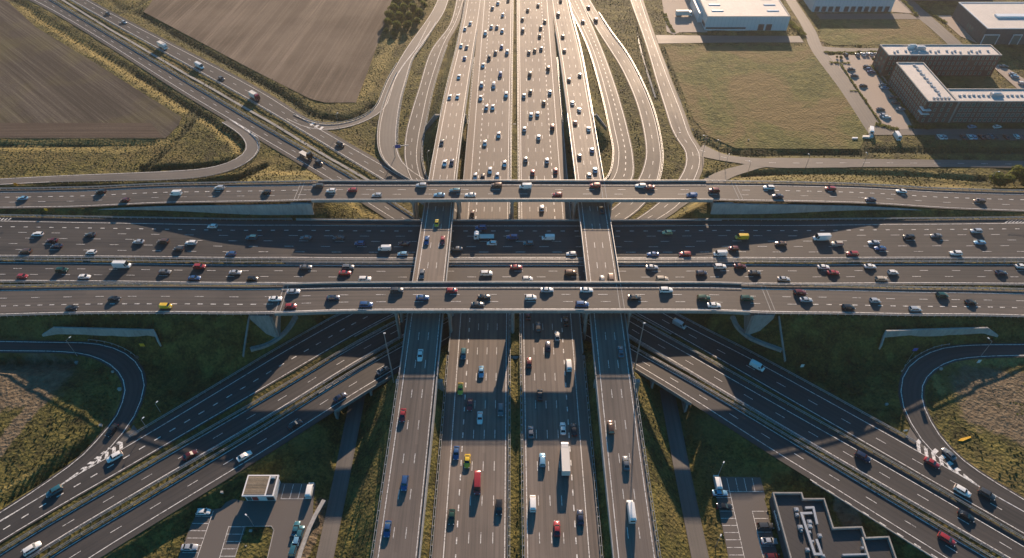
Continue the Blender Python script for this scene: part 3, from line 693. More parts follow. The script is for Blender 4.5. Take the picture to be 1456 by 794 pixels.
def guardrail(r, side, d0, d1, off=.35, label='', double=True, step=3.0, merge_from=100):
    pts = sample_line(r, side, off, d0, d1+.01, step)
    if len(pts) < 3: return
    root = empty('guardrail', pts[0][:3]); tag(root, label, 'guardrail', 'steel guardrails beside the roads')
    rel = [(p[0]-pts[0][0], p[1]-pts[0][1], p[2]-pts[0][2]) for p in pts]
    # w-beam on both faces of the posts
    for u in ((-.3, .3) if double else (.12,)):
        wall_along(rel, 0, 0, 0, 'beam', M['steel'], root, profile=[(u-.05, .44), (u+.05, .44), (u+.05, .75), (u-.05, .75)])
    # the posts that show largest are the ones nearest to the camera
    order = sorted(range(len(pts)), key=lambda i: math.hypot(pts[i][0], pts[i][1]))
    rest = MB()
    for k, i in enumerate(order):
        a = rel[max(0, i-1)]; c = rel[min(len(rel)-1, i+1)]; ang = math.atan2(c[1]-a[1], c[0]-a[0])
        if k < merge_from:
            o = bpy.data.objects.new('post', post_mesh); COL.objects.link(o); o.parent = root; o.location = rel[i]; o.rotation_euler = (0, 0, ang)
        else:
            rest.obox(rel[i][:2], (math.cos(ang), math.sin(ang)), .07, .2, rel[i][2]-.35, rel[i][2]+.72)
    if rest.f:
        o = rest.build('post', M['steel'], root); o['kind'] = 'stuff'
    return root
def road_d(r, x=None, y=None):
    """distance along r where it is nearest to world x, or y"""
    if x is not None: i = int(np.argmin(np.abs(r.C[:, 0]-x)))
    else: i = int(np.argmin(np.abs(r.C[:, 1]-y)))
    return float(r.D[i])
RD = ROADS
rd = road_d
# main motorway
guardrail(RD['ML'], +1, rd(RD['ML'], y=62), rd(RD['ML'], y=160), .35, 'ladder-like steel guardrail on the left edge of the main motorway near the viewer')
guardrail(RD['ML'], -1, rd(RD['ML'], y=62), rd(RD['ML'], y=500), .45, 'long steel guardrail on the left side of the main motorway median', double=True, step=3.0)
guardrail(RD['MR'], +1, rd(RD['MR'], y=62), rd(RD['MR'], y=500), .45, 'long steel guardrail on the right side of the main motorway median')
guardrail(RD['MR'], -1, rd(RD['MR'], y=62), rd(RD['MR'], y=160), .35, 'ladder-like steel guardrail on the right edge of the main motorway near the viewer')
guardrail(RD['ML'], +1, rd(RD['ML'], y=318), rd(RD['ML'], y=395), .35, 'steel guardrail left of the main motorway, beyond the flyovers')
guardrail(RD['MR'], -1, rd(RD['MR'], y=318), rd(RD['MR'], y=395), .35, 'steel guardrail right of the main motorway, beyond the flyovers')
guardrail(RD['NL'], +1, rd(RD['NL'], y=62), rd(RD['NL'], y=146), .3, 'guardrail on the outer left edge of the left raised road')
guardrail(RD['NR'], -1, rd(RD['NR'], y=62), rd(RD['NR'], y=146), .3, 'guardrail on the outer right edge of the right raised road')
guardrail(RD['NL'], +1, rd(RD['NL'], y=318), rd(RD['NL'], y=500), .3, 'guardrail on the far grassy left edge of the left raised road')
guardrail(RD['NR'], -1, rd(RD['NR'], y=318), rd(RD['NR'], y=500), .3, 'guardrail on the far grassy right edge of the right raised road')
# crossing roads
Le = RD['EA'].D[-1]
def xr(key, x0, x1): return rd(RD[key], x=x0), rd(RD[key], x=x1)
guardrail(RD['EA'], -1, *xr('EA', -245, 245), .5, 'continuous steel guardrail between the six-lane and the three-lane crossing road')
guardrail(RD['EB'], +1, *xr('EB', -245, 245), .5, 'second steel guardrail between the two crossing roads, nearer the viewer')
guardrail(RD['EB'], -1, *xr('EB', -245, 245), .4, 'steel guardrail along the near edge of the three-lane crossing road')
guardrail(RD['EA'], +1, *xr('EA', -245, -94), .4, 'guardrail along the far left edge of the six-lane crossing road')
guardrail(RD['EA'], +1, *xr('EA', 94, 245), .4, 'guardrail along the far right edge of the six-lane crossing road')
for s_, nm_ in ((-1, 'left'), (1, 'right')):
    a_, c_ = (-245, -89) if s_ < 0 else (89, 245)
    guardrail(RD['FN'], -1, *xr('FN', a_, c_), .3, f'guardrail on the near edge of the near flyover, {nm_} approach above the dark slope')
    guardrail(RD['FN'], +1, *xr('FN', a_, c_), .3, f'guardrail on the far edge of the near flyover, {nm_} approach')
    guardrail(RD['FF'], +1, *xr('FF', a_, c_), .3, f'guardrail on the far edge of the far flyover, {nm_} approach above the sunlit bank')
# diagonals
def lower(key, y0, y1): 
    r = RD[key]; a_, c_ = rd(r, y=y0), rd(r, y=y1); return (min(a_, c_), max(a_, c_))
def dlow(key, left=True, y0=62, y1=182):
    r = RD[key]; m = (r.C[:, 1] < y1) & (r.C[:, 1] > y0) & ((r.C[:, 0] < -20) if left else (r.C[:, 0] > 20))
    D_ = r.D[m]; return float(D_.min()), float(D_.max())
a_, c_ = dlow('E1')
guardrail(RD['E1'], +1, rd(RD['E1'], y=122), c_, .3, 'guardrail above the upper diagonal carriageway, beside the dark grass at lower left')
guardrail(RD['E2'], +1, *dlow('E2'), .4, 'guardrail between the upper and middle diagonal carriageways at lower left')
guardrail(RD['E2'], -1, *dlow('E2'), .5, 'guardrail between the middle and lower diagonal carriageways at lower left')
guardrail(RD['E3'], +1, *dlow('E3'), .5, 'guardrail hugging the upper edge of the lower diagonal carriageway at lower left')
guardrail(RD['C3'], -1, dlow('C3', False)[0], rd(RD['C3'], y=117), .3, 'guardrail above the upper diagonal carriageway, beside the dark grass at lower right')
guardrail(RD['C2'], -1, *dlow('C2', False), .4, 'guardrail between the upper and middle diagonal carriageways at lower right')
guardrail(RD['C2'], +1, *dlow('C2', False), .5, 'guardrail between the middle and lower diagonal carriageways at lower right')
guardrail(RD['C1'], -1, *dlow('C1', False), .5, 'guardrail hugging the upper edge of the lower diagonal carriageway at lower right')
def dtop(key, y0, y1):
    r = RD[key]; m = (r.C[:, 1] < y1) & (r.C[:, 1] > y0); D_ = r.D[m]; return float(D_.min()), float(D_.max())
guardrail(RD['C1'], -1, *dtop('C1', 235, 500), .6, 'guardrail on the left side of the diagonal motorway median at upper left')
guardrail(RD['C2'], +1, *dtop('C2', 235, 500), .6, 'guardrail on the right side of the diagonal motorway median at upper left')
guardrail(RD['LA'], +1, rd(RD['LA'], y=150) if False else 230 if False else float(RD['LA'].D[-1]*.52), float(RD['LA'].D[-1]*.62), .4, 'short guardrail on the outside of the lower left loop road', double=False)
guardrail(RD['LB'], +1, float(RD['LB'].D[-1]*.50), float(RD['LB'].D[-1]*.62), .4, 'short guardrail on the outside of the lower right loop road', double=False)
guardrail(RD['E1'], +1, *dtop('E1', 262, 470), .4, 'guardrail left of the first curved road right of the motorway')
guardrail(RD['E2'], -1, *dtop('E2', 262, 470), .4, 'guardrail right of the second curved road right of the motorway')
guardrail(RD['C3'], -1, *dtop('C3', 262, 420), .4, 'guardrail right of the curved road just left of the motorway')
guardrail(RD['RB'], -1, 5, 150, .3, 'guardrail on the right edge of the curving slip road')
guardrail(RD['LC'], +1, 20, 140, .3, 'guardrail round the bend of the upper left slip road', double=False)
guardrail(RD['RA'], +1, 150, 320, .3, 'guardrail along the slip road beside the pale brown field', double=False)

# ------------------------------------------------------------------ bridges
def bridge(key, d0, d1, name, label, thick=1.3, parapet=(True, True), piers=(), pier_base=-4, pier_fn=None, ph=.95, cat='bridge', rails=True, pm='concrete_pale', steps=4.0, pier_r=1.0):
    r = RD[key]; ds = np.linspace(d0, d1, max(3, int((d1-d0)/steps)+1)); o0 = at(r, d0, 0)
    root = empty(name, (o0[0], o0[1], o0[2]-thick)); tag(root, label, cat)
    loc = Vector((o0[0], o0[1], o0[2]-thick))
    C_ = []; WL = []; WR = []
    rings = []
    for i, d in enumerate(ds):
        hl = hwat(r, d)+r.sl+.45; hr = hwat(r, d)+r.sr+.45
        ring = []
        for off, dz_ in ((hl, -.03), (-hr, -.03), (-hr, -.75), (-hr+1.6, -thick), (hl-1.6, -thick), (hl, -.75)):
            q = at(r, d, off); ring.append((q[0]-loc.x, q[1]-loc.y, q[2]+dz_-loc.z-r.dz))
        rings.append(ring)
    b = MB(); b.loft(rings); o = b.build('deck', M['concrete'], root); recalc(o.data)
    for side, on in ((1, parapet[0]), (-1, parapet[1])):
        if not on: continue
        pts = []
        for d in ds:
            h_ = hwat(r, d)+(r.sl if side > 0 else r.sr)+.22; q = at(r, d, side*h_); pts.append((q[0]-loc.x, q[1]-loc.y, q[2]-loc.z))
        wall_along(pts, -.02, ph*.72, .34, 'parapet', M[pm], root)
        if rails:
            up = [(p[0], p[1], p[2]) for p in pts]
            wall_along(up, 0, 0, 0, 'rail', M['steel'], root, profile=[(-.06, ph*1.05), (.06, ph*1.05), (.06, ph*1.2), (-.06, ph*1.2)])
            sb = MB(); 
            for i in range(0, len(ds)-1):
                for t in (0, .5):
                    p = [pts[i][k]*(1-t)+pts[i+1][k]*t for k in range(3)]; sb.box(p[0]-.05, p[0]+.05, p[1]-.05, p[1]+.05, p[2]+ph*.72, p[2]+ph*1.06)
            so = sb.build('rail_posts', M['steel'], root); so['kind'] = 'stuff'
    for pr in piers:
        d, offs = pr
        for off in offs:
            q = at(r, d, off); zb = (pier_fn(q[0], q[1]) if pier_fn else pier_base); b = MB(); k = 10
            rr = [[(1.25*math.cos(t*2*math.pi/k)*pier_r*.55, 1.25*math.sin(t*2*math.pi/k)*pier_r, z_) for t in range(k)] for z_ in (zb-.5, q[2]-thick-.0)]
            b.loft(rr); o = b.build('pier', M['concrete'], root, (q[0]-loc.x, q[1]-loc.y, -loc.z)); smooth(o.data)
        # cross head
        if len(offs) > 1:
            q0, q1 = at(r, d, max(offs)), at(r, d, min(offs)); dx, dy = q1[0]-q0[0], q1[1]-q0[1]; L_ = math.hypot(dx, dy)
            b = MB(); b.obox(((q0[0]+q1[0])/2-loc.x, (q0[1]+q1[1])/2-loc.y), (dx/L_, dy/L_), L_/2+1.6, .8, q0[2]-thick-.9-loc.z, q0[2]-thick+.01-loc.z)
            b.build('cross_head', M['concrete'], root)
    return root
px_x = lambda px_, y_, z_: P(px_, y_, z_)[0]
def piers_at(key, xs, offs): return [(rd(RD[key], x=x_), offs) for x_ in xs]
FX = [-44.0, -24.6, 1.3, 27.4, 45.2]
bridge('FN', *xr('FN', -89, 89), 'flyover_bridge', 'near flyover bridge with pale concrete parapets crossing in front', 1.5, piers=piers_at('FN', FX, (-4.2, 4.2)), pier_base=-5)
bridge('FF', *xr('FF', -89, 89), 'flyover_bridge', 'far flyover bridge with pale parapets, topmost of the crossing roads', 1.5, piers=piers_at('FF', FX, (-3.6, 3.6)), pier_base=-5)
bridge('EA', *xr('EA', -94, 94), 'road_bridge', 'wide bridge carrying the six-lane crossing road over the motorway', 1.2, parapet=(True, False), piers=piers_at('EA', FX, (-8, 0, 8)), pier_base=-5, rails=True)
bridge('EB', *xr('EB', -94, 94), 'road_bridge', 'narrower bridge carrying the three-lane crossing road over the motorway', 1.2, parapet=(False, True), piers=piers_at('EB', FX, (-4, 4)), pier_base=-5, rails=False)
r_ = RD['NL']; bridge('NL', rd(r_, y=144), rd(r_, y=318), 'ramp_bridge', 'left narrow viaduct crossing above the wide road between the flyovers', 1.1, piers=[(rd(r_, y=v), (-3, 3)) for v in (163, 186, 250, 272, 296)], pier_base=-5, ph=.9, pm='concrete_pale')
r_ = RD['NR']; bridge('NR', rd(r_, y=144), rd(r_, y=318), 'ramp_bridge', 'right narrow viaduct crossing above the wide road between the flyovers', 1.1, piers=[(rd(r_, y=v), (-3, 3)) for v in (163, 186, 250, 272, 296)], pier_base=-5, ph=.9, pm='concrete_pale')
r_ = RD['ML']; bridge('ML', rd(r_, y=160), rd(r_, y=318), 'motorway_bridge', 'left half of the main motorway where it spans the dark gap', 1.0, parapet=(True, False), piers=[(rd(r_, y=v), (-8, 0, 8)) for v in (262, 290)], pier_base=-5, rails=False)
r_ = RD['MR']; bridge('MR', rd(r_, y=160), rd(r_, y=318), 'motorway_bridge', 'right half of the main motorway where it spans the dark gap', 1.0, parapet=(False, True), piers=[(rd(r_, y=v), (-8, 0, 8)) for v in (262, 290)], pier_base=-5, rails=False)
# median deck between the two halves
b = MB(); b.box(-1.0, 3.6, 160, 318, -.6, -.2); o = b.build('median_slab', M['grass']); tag(o, kind='structure')
# parapets that carry on down the inner side of the two raised roads
def parapet_run(key, side, d0, d1, label, h=.9, base=-1.2, off=.18, m='concrete_pale'):
    r = RD[key]; pts = [];
    for d in np.arange(d0, d1, 4.0):
        h_ = hwat(r, d)+(r.sl if side > 0 else r.sr)+off; pts.append(at(r, d, side*h_))
    o0 = pts[0]; rel = [(p[0]-o0[0], p[1]-o0[1], p[2]-o0[2]) for p in pts]
    o = wall_along(rel, base, h, .34, 'parapet_wall', M[m]); o.location = o0; tag(o, label, 'parapet wall'); return o
parapet_run('NL', -1, rd(RD['NL'], y=60), rd(RD['NL'], y=144), 'pale parapet wall on the inner right edge of the left raised road', base=-2.6)
parapet_run('NR', +1, rd(RD['NR'], y=60), rd(RD['NR'], y=144), 'pale parapet wall on the inner left edge of the right raised road', base=-2.6)
parapet_run('NL', -1, rd(RD['NL'], y=319), rd(RD['NL'], y=430), 'low parapet wall on the inner edge of the left raised road, beyond the flyovers', base=-1.0)
parapet_run('NR', +1, rd(RD['NR'], y=319), rd(RD['NR'], y=430), 'low parapet wall on the inner edge of the right raised road, beyond the flyovers', base=-1.0)
parapet_run('RB', +1, RD['RB'].D[-1]*.38, RD['RB'].D[-1]*.99, 'curving pale wall holding the bend of the slip road at upper left', h=1.1, base=-.6, m='concrete_pale')
parapet_run('C1', +1, rd(RD['C1'], y=112.5), rd(RD['C1'], y=70), 'long pale concrete kerb wall below the lower diagonal road at lower right', h=.18, base=-.5, off=.3, m='concrete_pale')
# small road bridges over the service roads
r_ = RD['E3']; m_ = (np.abs(np.abs(r_.C[:, 0])-USX) < 9.5) & (r_.C[:, 1] < 175) & (r_.C[:, 0] < 0); dd = r_.D[m_]
ub = bridge('E3', dd.min(), dd.max(), 'underpass_bridge', 'short bridge over the service road at lower left', .9, parapet=(False, True), rails=False, pm='concrete')
r_ = RD['C1']; m_ = (np.abs(np.abs(r_.C[:, 0])-USX) < 10.5) & (r_.C[:, 1] < 175) & (r_.C[:, 0] > 0); dd = r_.D[m_]
uc = bridge('C1', dd.min(), dd.max(), 'underpass_bridge', 'short bridge over the service road at lower right', .9, parapet=(True, False), rails=False, pm='concrete')
for key_, bro, sx in (('E2', ub, -1), ('E1', ub, -1), ('C2', uc, 1), ('C3', uc, 1)):
    r_ = RD[key_]; m_ = (np.abs(np.abs(r_.C[:, 0])-USX) < 9.5) & (r_.C[:, 1] < 195) & (r_.C[:, 0]*sx > 0)
    dd = r_.D[m_]
    bridge(key_, dd.min(), dd.max(), 'underpass_bridge', {'E2': 'middle', 'E1': 'upper', 'C2': 'middle', 'C3': 'upper'}[key_]+' diagonal carriageway bridge slab at lower '+('left' if sx < 0 else 'right'), .9, parapet=(False, False), rails=False)
def wall_poly(name, label, pts, m='concrete', cat='retaining wall', t=.5):
    """pts: (x, y, z_bottom, z_top)"""
    b = MB(); n = len(pts); rings = []
    for i, p in enumerate(pts):
        a = pts[max(0, i-1)]; c = pts[min(n-1, i+1)]; dx, dy = c[0]-a[0], c[1]-a[1]; L_ = math.hypot(dx, dy) or 1
        nx_, ny_ = -dy/L_*t/2, dx/L_*t/2; o0 = pts[0]
        rings.append([(p[0]-nx_-o0[0], p[1]-ny_-o0[1], p[2]), (p[0]+nx_-o0[0], p[1]+ny_-o0[1], p[2]), (p[0]+nx_-o0[0], p[1]+ny_-o0[1], p[3]), (p[0]-nx_-o0[0], p[1]-ny_-o0[1], p[3])])
    b.loft(rings); o = b.build(name, M[m], None, (pts[0][0], pts[0][1], 0)); recalc(o.data); tag(o, label, cat); return o
# retaining walls between the far flyover and the six-lane road
for sgn, nm_ in ((-1, 'left'), (1, 'right')):
    pts = []
    for X_ in np.linspace(88, 205, 26):
        d = rd(RD['FF'], x=sgn*X_); q = at(RD['FF'], d, -(hwat(RD['FF'], d)+RD['FF'].sr+1.0)); pts.append((q[0], q[1]-.1, zEW(*q[:2])-.6, q[2]-.75 - 1.4*min(1, (X_-88)/30)*0))
    wall_poly('retaining_wall', f'long pale concrete retaining wall under the {nm_} end of the far flyover', pts, 'concrete_pale', t=.6)
# abutments of the flyovers
def abut(name, label, X_, Y0, Y1, z0, z1, sgn, wing_s, m='concrete'):
    root = empty(name, (X_, Y0, z0)); tag(root, label, 'abutment')
    b = MB(); b.box(-.8, .8, 0, Y1-Y0, -1, z1-z0); b.build('wall', M['concrete_dark'], root)
    L_ = 7.5; zz = z1-z0
    for w0 in wing_s:
        b = MB(); y_ = 0 if w0 < 0 else Y1-Y0
        b.loft([[(0, y_-.25, -1), (0, y_+.25, -1), (0, y_+.25, zz+.6), (0, y_-.25, zz+.6)], [(sgn*L_, y_-.25, zz-1.4), (sgn*L_, y_+.25, zz-1.4), (sgn*L_, y_+.25, zz+.6), (sgn*L_, y_-.25, zz+.6)]])
        o = b.build('wing_wall', M['concrete'], root); recalc(o.data)
    return root
for sgn, nm_ in ((-1, 'left'), (1, 'right')):
    yf = [at(RD['FN'], rd(RD['FN'], x=sgn*89), o_)[1] for o_ in (-(5.6+1.4), 5.6+2.4)]
    abut('abutment', f'{nm_} concrete abutment holding up the near flyover', sgn*89.5, min(yf), max(yf), -4, 12.4, sgn, (-1, 1))
    yf = [at(RD['FF'], rd(RD['FF'], x=sgn*89), o_)[1] for o_ in (-(5+1.6), 5+2.6)]
    abut('abutment', f'{nm_} concrete abutment holding up the far flyover', sgn*89.5, min(yf), max(yf), -4, 12.4, sgn, (-1, 1))
    ye = (at(RD['EB'], rd(RD['EB'], x=sgn*94), -(5.3+1.3))[1], at(RD['EA'], rd(RD['EA'], x=sgn*94), 10.3+3.4)[1])
    abut('abutment', f'{nm_} concrete abutment under the crossing roads between the flyovers', sgn*94.6, min(ye), max(ye), -4, 5.1, sgn, (1,))
# abutments of the north south bridges
for nm_, x0, x1, y_, zt_ in (('left', -41, -24.4, 319, 5.2), ('right', 29, 45, 319, 5.2)):
    b = MB(); b.box(x0, x1, y_-.6, y_+.6, -5, zt_); b.loft([[(x0 if x0 < 0 else x1, y_-.5, -5), (x0 if x0 < 0 else x1, y_+.5, -5), (x0 if x0 < 0 else x1, y_+.5, zt_+.6), (x0 if x0 < 0 else x1, y_-.5, zt_+.6)],
        [((x0-6) if x0 < 0 else x1+6, y_-2.5, -5), ((x0-6) if x0 < 0 else x1+6, y_-1.5, -5), ((x0-6) if x0 < 0 else x1+6, y_-1.5, -1.2), ((x0-6) if x0 < 0 else x1+6, y_-2.5, -1.2)]])
    o = b.build('abutment', M['concrete']); recalc(o.data); tag(o, f'grey concrete abutment at the far end of the {nm_} narrow viaduct', 'abutment')
    b = MB(); b.box(x0, x1, 143.2, 144.6, -5, 5.6); o = b.build('abutment', M['concrete']); tag(o, f'concrete abutment at the near end of the {nm_} narrow viaduct', 'abutment')
b = MB(); b.box(-24.3, 27.5, 318.5, 319.7, -5, -.7); o = b.build('abutment', M['concrete']); tag(o, 'wide concrete abutment at the far end of the main motorway bridge', 'abutment')
b = MB(); b.box(-24.3, 27.5, 158.8, 159.9, -5, -.7); o = b.build('abutment', M['concrete']); tag(o, 'wide concrete abutment at the near end of the main motorway bridge', 'abutment')
# free-standing retaining walls on the dark slopes near the loops
def wall_px(name, label, pts, m='concrete_pale', t=.6, cat='retaining wall'):
    out = []
    for px_, pyt, pyb, _ in pts:
        x_, y_, zb = PG(px_, pyb)
        # height so that the top shows at pyt
        z_ = zb
        for _ in range(40):
            if P(px_, pyt, z_)[1] <= y_+.02 or z_ > zb+9: break
            z_ += .1
        out.append((x_, y_, zb-.8, z_))
    return wall_poly(name, label, out, m, cat, t)
wall_px('retaining_wall', 'pale concrete retaining wall on the dark slope above the lower left loop', [(61, 476, 477.5, -1.0), (82, 465.5, 474, -1.0), (120, 466.5, 474.5, -1.2), (160, 467.5, 476, -1.5), (200, 468.5, 477, -1.8), (223, 469, 478, -2.0), (229, 486, 493, -2.4)])
wall_px('retaining_wall', 'pale concrete retaining wall on the dark slope above the lower right loop', [(1250, 492, 497, -2.4), (1255, 470.5, 479, -2.0), (1300, 468.5, 476.5, -1.8), (1350, 467.2, 475, -1.5), (1399, 466, 473, -1.2), (1418, 477, 478.5, -1.0)])
def curb_px(label, pts, z, w_=1.1, h=.45):
    W_ = catmull([PG(*p)[:2] for p in pts], 6); W_, _ = resample(W_, 24)
    p3 = [(a, b_, ground_z(a, b_)) for a, b_ in W_]; o0 = p3[0]
    zs = [max(p3[k][2] for k in range(max(0, i-1), min(len(p3), i+2))) for i in range(len(p3))]
    rel = [(p[0]-o0[0], p[1]-o0[1], z_-o0[2]) for p, z_ in zip(p3, zs)]
    o = wall_along(rel, -.8, h, w_, 'drainage_kerb', M['concrete']); o.location = o0; tag(o, label, 'drainage kerb')
curb_px('curved concrete drainage kerb beside the near flyover abutment at left', [(356, 497), (372, 493), (390, 484), (406, 472), (417, 458), (421, 450)], -3.4, 1.6, .5)
curb_px('curved concrete drainage kerb beside the near flyover abutment at right', [(1041, 450), (1046, 462), (1062, 477), (1082, 487), (1112, 498)], -3.4, 1.6, .5)
curb_px('straight concrete drainage kerb running down the dark slope at left', [(355, 450), (350, 480), (346, 508)], -1, .5, .3)
curb_px('straight concrete drainage kerb running down the dark slope at right', [(1107, 450), (1111, 480), (1116, 515)], -1, .5, .3)
for sgn, nm_ in ((-1, 'left'), (1, 'right')):
    x_ = sgn*USX
    for side_ in (-1, 1):
        y_ = np.interp(x_+side_*5.6, *(lambda r_: (r_.C[np.argsort(r_.C[:, 0]), 0], r_.C[np.argsort(r_.C[:, 0]), 1]))(RD['E3' if sgn < 0 else 'C1'])) - 6.2
        b = MB(); b.box(-.4, .4, -1.5, 8, -7, -1.0); o = b.build('underpass_wall', M['concrete'], None, (x_+side_*5.4, y_, -1.9)); tag(o, f'{"left" if side_<0 else "right"} side wall of the underpass mouth at lower {nm_}', 'underpass wall')
        b = MB(); b.loft([[(0, -2.4, -5.5), (.3, -2.4, -5.5), (.3, -2.4, -4), (0, -2.4, -4)], [(0, 0, -6), (.3, 0, -6), (.3, 0, 0), (0, 0, 0)]]); 

# expansion joints across the decks
for key_, pxs in (('FN', (397, 884, 1096)), ('FF', (425, 862, 1042))):
    r_ = RD[key_]; b = MB()
    for px__ in pxs:
        x0 = P(px__, 425 if key_ == 'FN' else 272, 14)[0]; d = rd(r_, x=x0)
        for dd_ in (0, 1.6):
            a, c = at(r_, d+dd_, hwat(r_, d)+r_.sl-.1), at(r_, d+dd_, -(hwat(r_, d)+r_.sr-.1))
            b.poly([(a[0]-.14, a[1], a[2]+.07), (a[0]+.14, a[1], a[2]+.07), (c[0]+.14, c[1], c[2]+.07), (c[0]-.14, c[1], c[2]+.07)])
    o = b.build('expansion_joint', M['concrete_pale']); fix_up(o.data); tag(o, kind='structure')
# service path in the median of the diagonal motorway at the upper left
pl_ = [(88, 0), (160, 44), (260, 103), (370, 166), (455, 217), (524, 257)]
W_ = catmull([P(*p, -3.9) for p in pl_], 8); W_, _ = resample(W_, 70); W_ = [(a, c, ground_z(a, c)) for a, c in W_]
zs_ = [max(W_[k][2] for k in range(max(0, i-2), min(70, i+3))) for i in range(70)]
o = wall_along([(w_[0], w_[1], z_) for w_, z_ in zip(W_, zs_)], -.5, .12, 1.5, 'path', M['concrete']); tag(o, kind='structure')
# ------------------------------------------------------------------ vehicles
def carpaint(name, c, rough=.30, metal=0.0):
    m = mat(name, c, rough, metal); b = m.node_tree.nodes['Principled BSDF']
    b.inputs['Coat Weight'].default_value = .6; b.inputs['Coat Roughness'].default_value = .08; return m
PAINT = {
 'white': (.78, .78, .76), 'silver': (.46, .48, .50), 'grey': (.17, .18, .19), 'dark grey': (.07, .075, .08), 'black': (.018, .019, .021),
 'navy': (.022, .035, .075), 'blue': (.04, .11, .26), 'light blue': (.20, .40, .55), 'teal': (.04, .15, .19), 'red': (.33, .03, .032),
 'dark red': (.13, .018, .020), 'yellow': (.75, .50, .03), 'green': (.02, .07, .045), 'brown': (.13, .075, .05), 'beige': (.50, .44, .35),
 'pale yellow': (.70, .66, .36), 'lime': (.55, .62, .30)}
for k, v in PAINT.items(): M['car_'+k] = carpaint(k.replace(' ', '_')+'_paint', v, .3, .0 if k in ('white', 'yellow', 'red', 'beige') else .25)
M['glass'] = mat('car_glass', (.015, .02, .024), .06, 0, .8); M['tyre'] = mat('tyre', (.02, .02, .02), .85)
M['lamp_glass'] = mat('headlight_glass', (.75, .77, .8), .15); M['tail'] = mat('tail_light', (.45, .02, .015), .3)
M['trim'] = mat('black_trim', (.03, .03, .032), .6); M['rim'] = mat('wheel_rim', (.35, .36, .37), .35, .7)
M['tarp'] = mat('trailer_skin', (.66, .63, .58), .6)

def section(x, w, z0, z1, rnd=.16):
    r = min(rnd, (z1-z0)*.45)
    h = [(w*.90, z0), (w, z0+r*.7), (w*1.0, z0+(z1-z0)*.62), (w*.975, z1-r*.45), (w*.86, z1)]
    return [(x, y, z) for y, z in h] + [(x, -y, z) for y, z in reversed(h)]
def make_body(st):
    b = MB(); b.loft([section(*s) for s in st]); return b
KINDS = {
 # kind: L, W, belt stations [(x, halfwidth factor, z0, z1)], greenhouse (xws, xwt, xrt, xrb), belt z, roof z
 'saloon car':    dict(L=4.7, W=1.84, belt=.93, H=1.44, hood=.80, boot=.98, g=(.95, .25, -1.05, -1.75)),
 'hatchback':     dict(L=4.1, W=1.80, belt=.95, H=1.49, hood=.84, boot=.95, g=(1.00, .35, -1.55, -1.98)),
 'estate car':    dict(L=4.8, W=1.86, belt=.95, H=1.50, hood=.83, boot=.96, g=(1.05, .40, -1.95, -2.32)),
 'SUV':           dict(L=4.7, W=1.92, belt=1.10, H=1.72, hood=1.03, boot=1.10, g=(1.05, .50, -1.90, -2.28)),
}
def wheels(root, xs, yw, r=.33, wd=.22, rims=True):
    m = MB(); k = 12
    for (s0, s1, rr, mi) in ((-wd/2, wd/2, r, 0), (wd/2-.01, wd/2+.015, r*.62, 1)):
        m.loft([[(rr*math.cos(t*2*math.pi/k), s0, rr*math.sin(t*2*math.pi/k)) for t in range(k)], [(rr*math.cos(t*2*math.pi/k), s1, rr*math.sin(t*2*math.pi/k)) for t in range(k)]], mi)
    me = m.mesh('wheel', [M['tyre'], M['rim']]); recalc(me)
    for x in xs:
        for s in (-1, 1):
            o = bpy.data.objects.new('wheel', me); COL.objects.link(o); o.parent = root; o.location = (x, s*yw, r); o.rotation_euler = (0, 0, 0 if s > 0 else math.pi)
S = 1.06
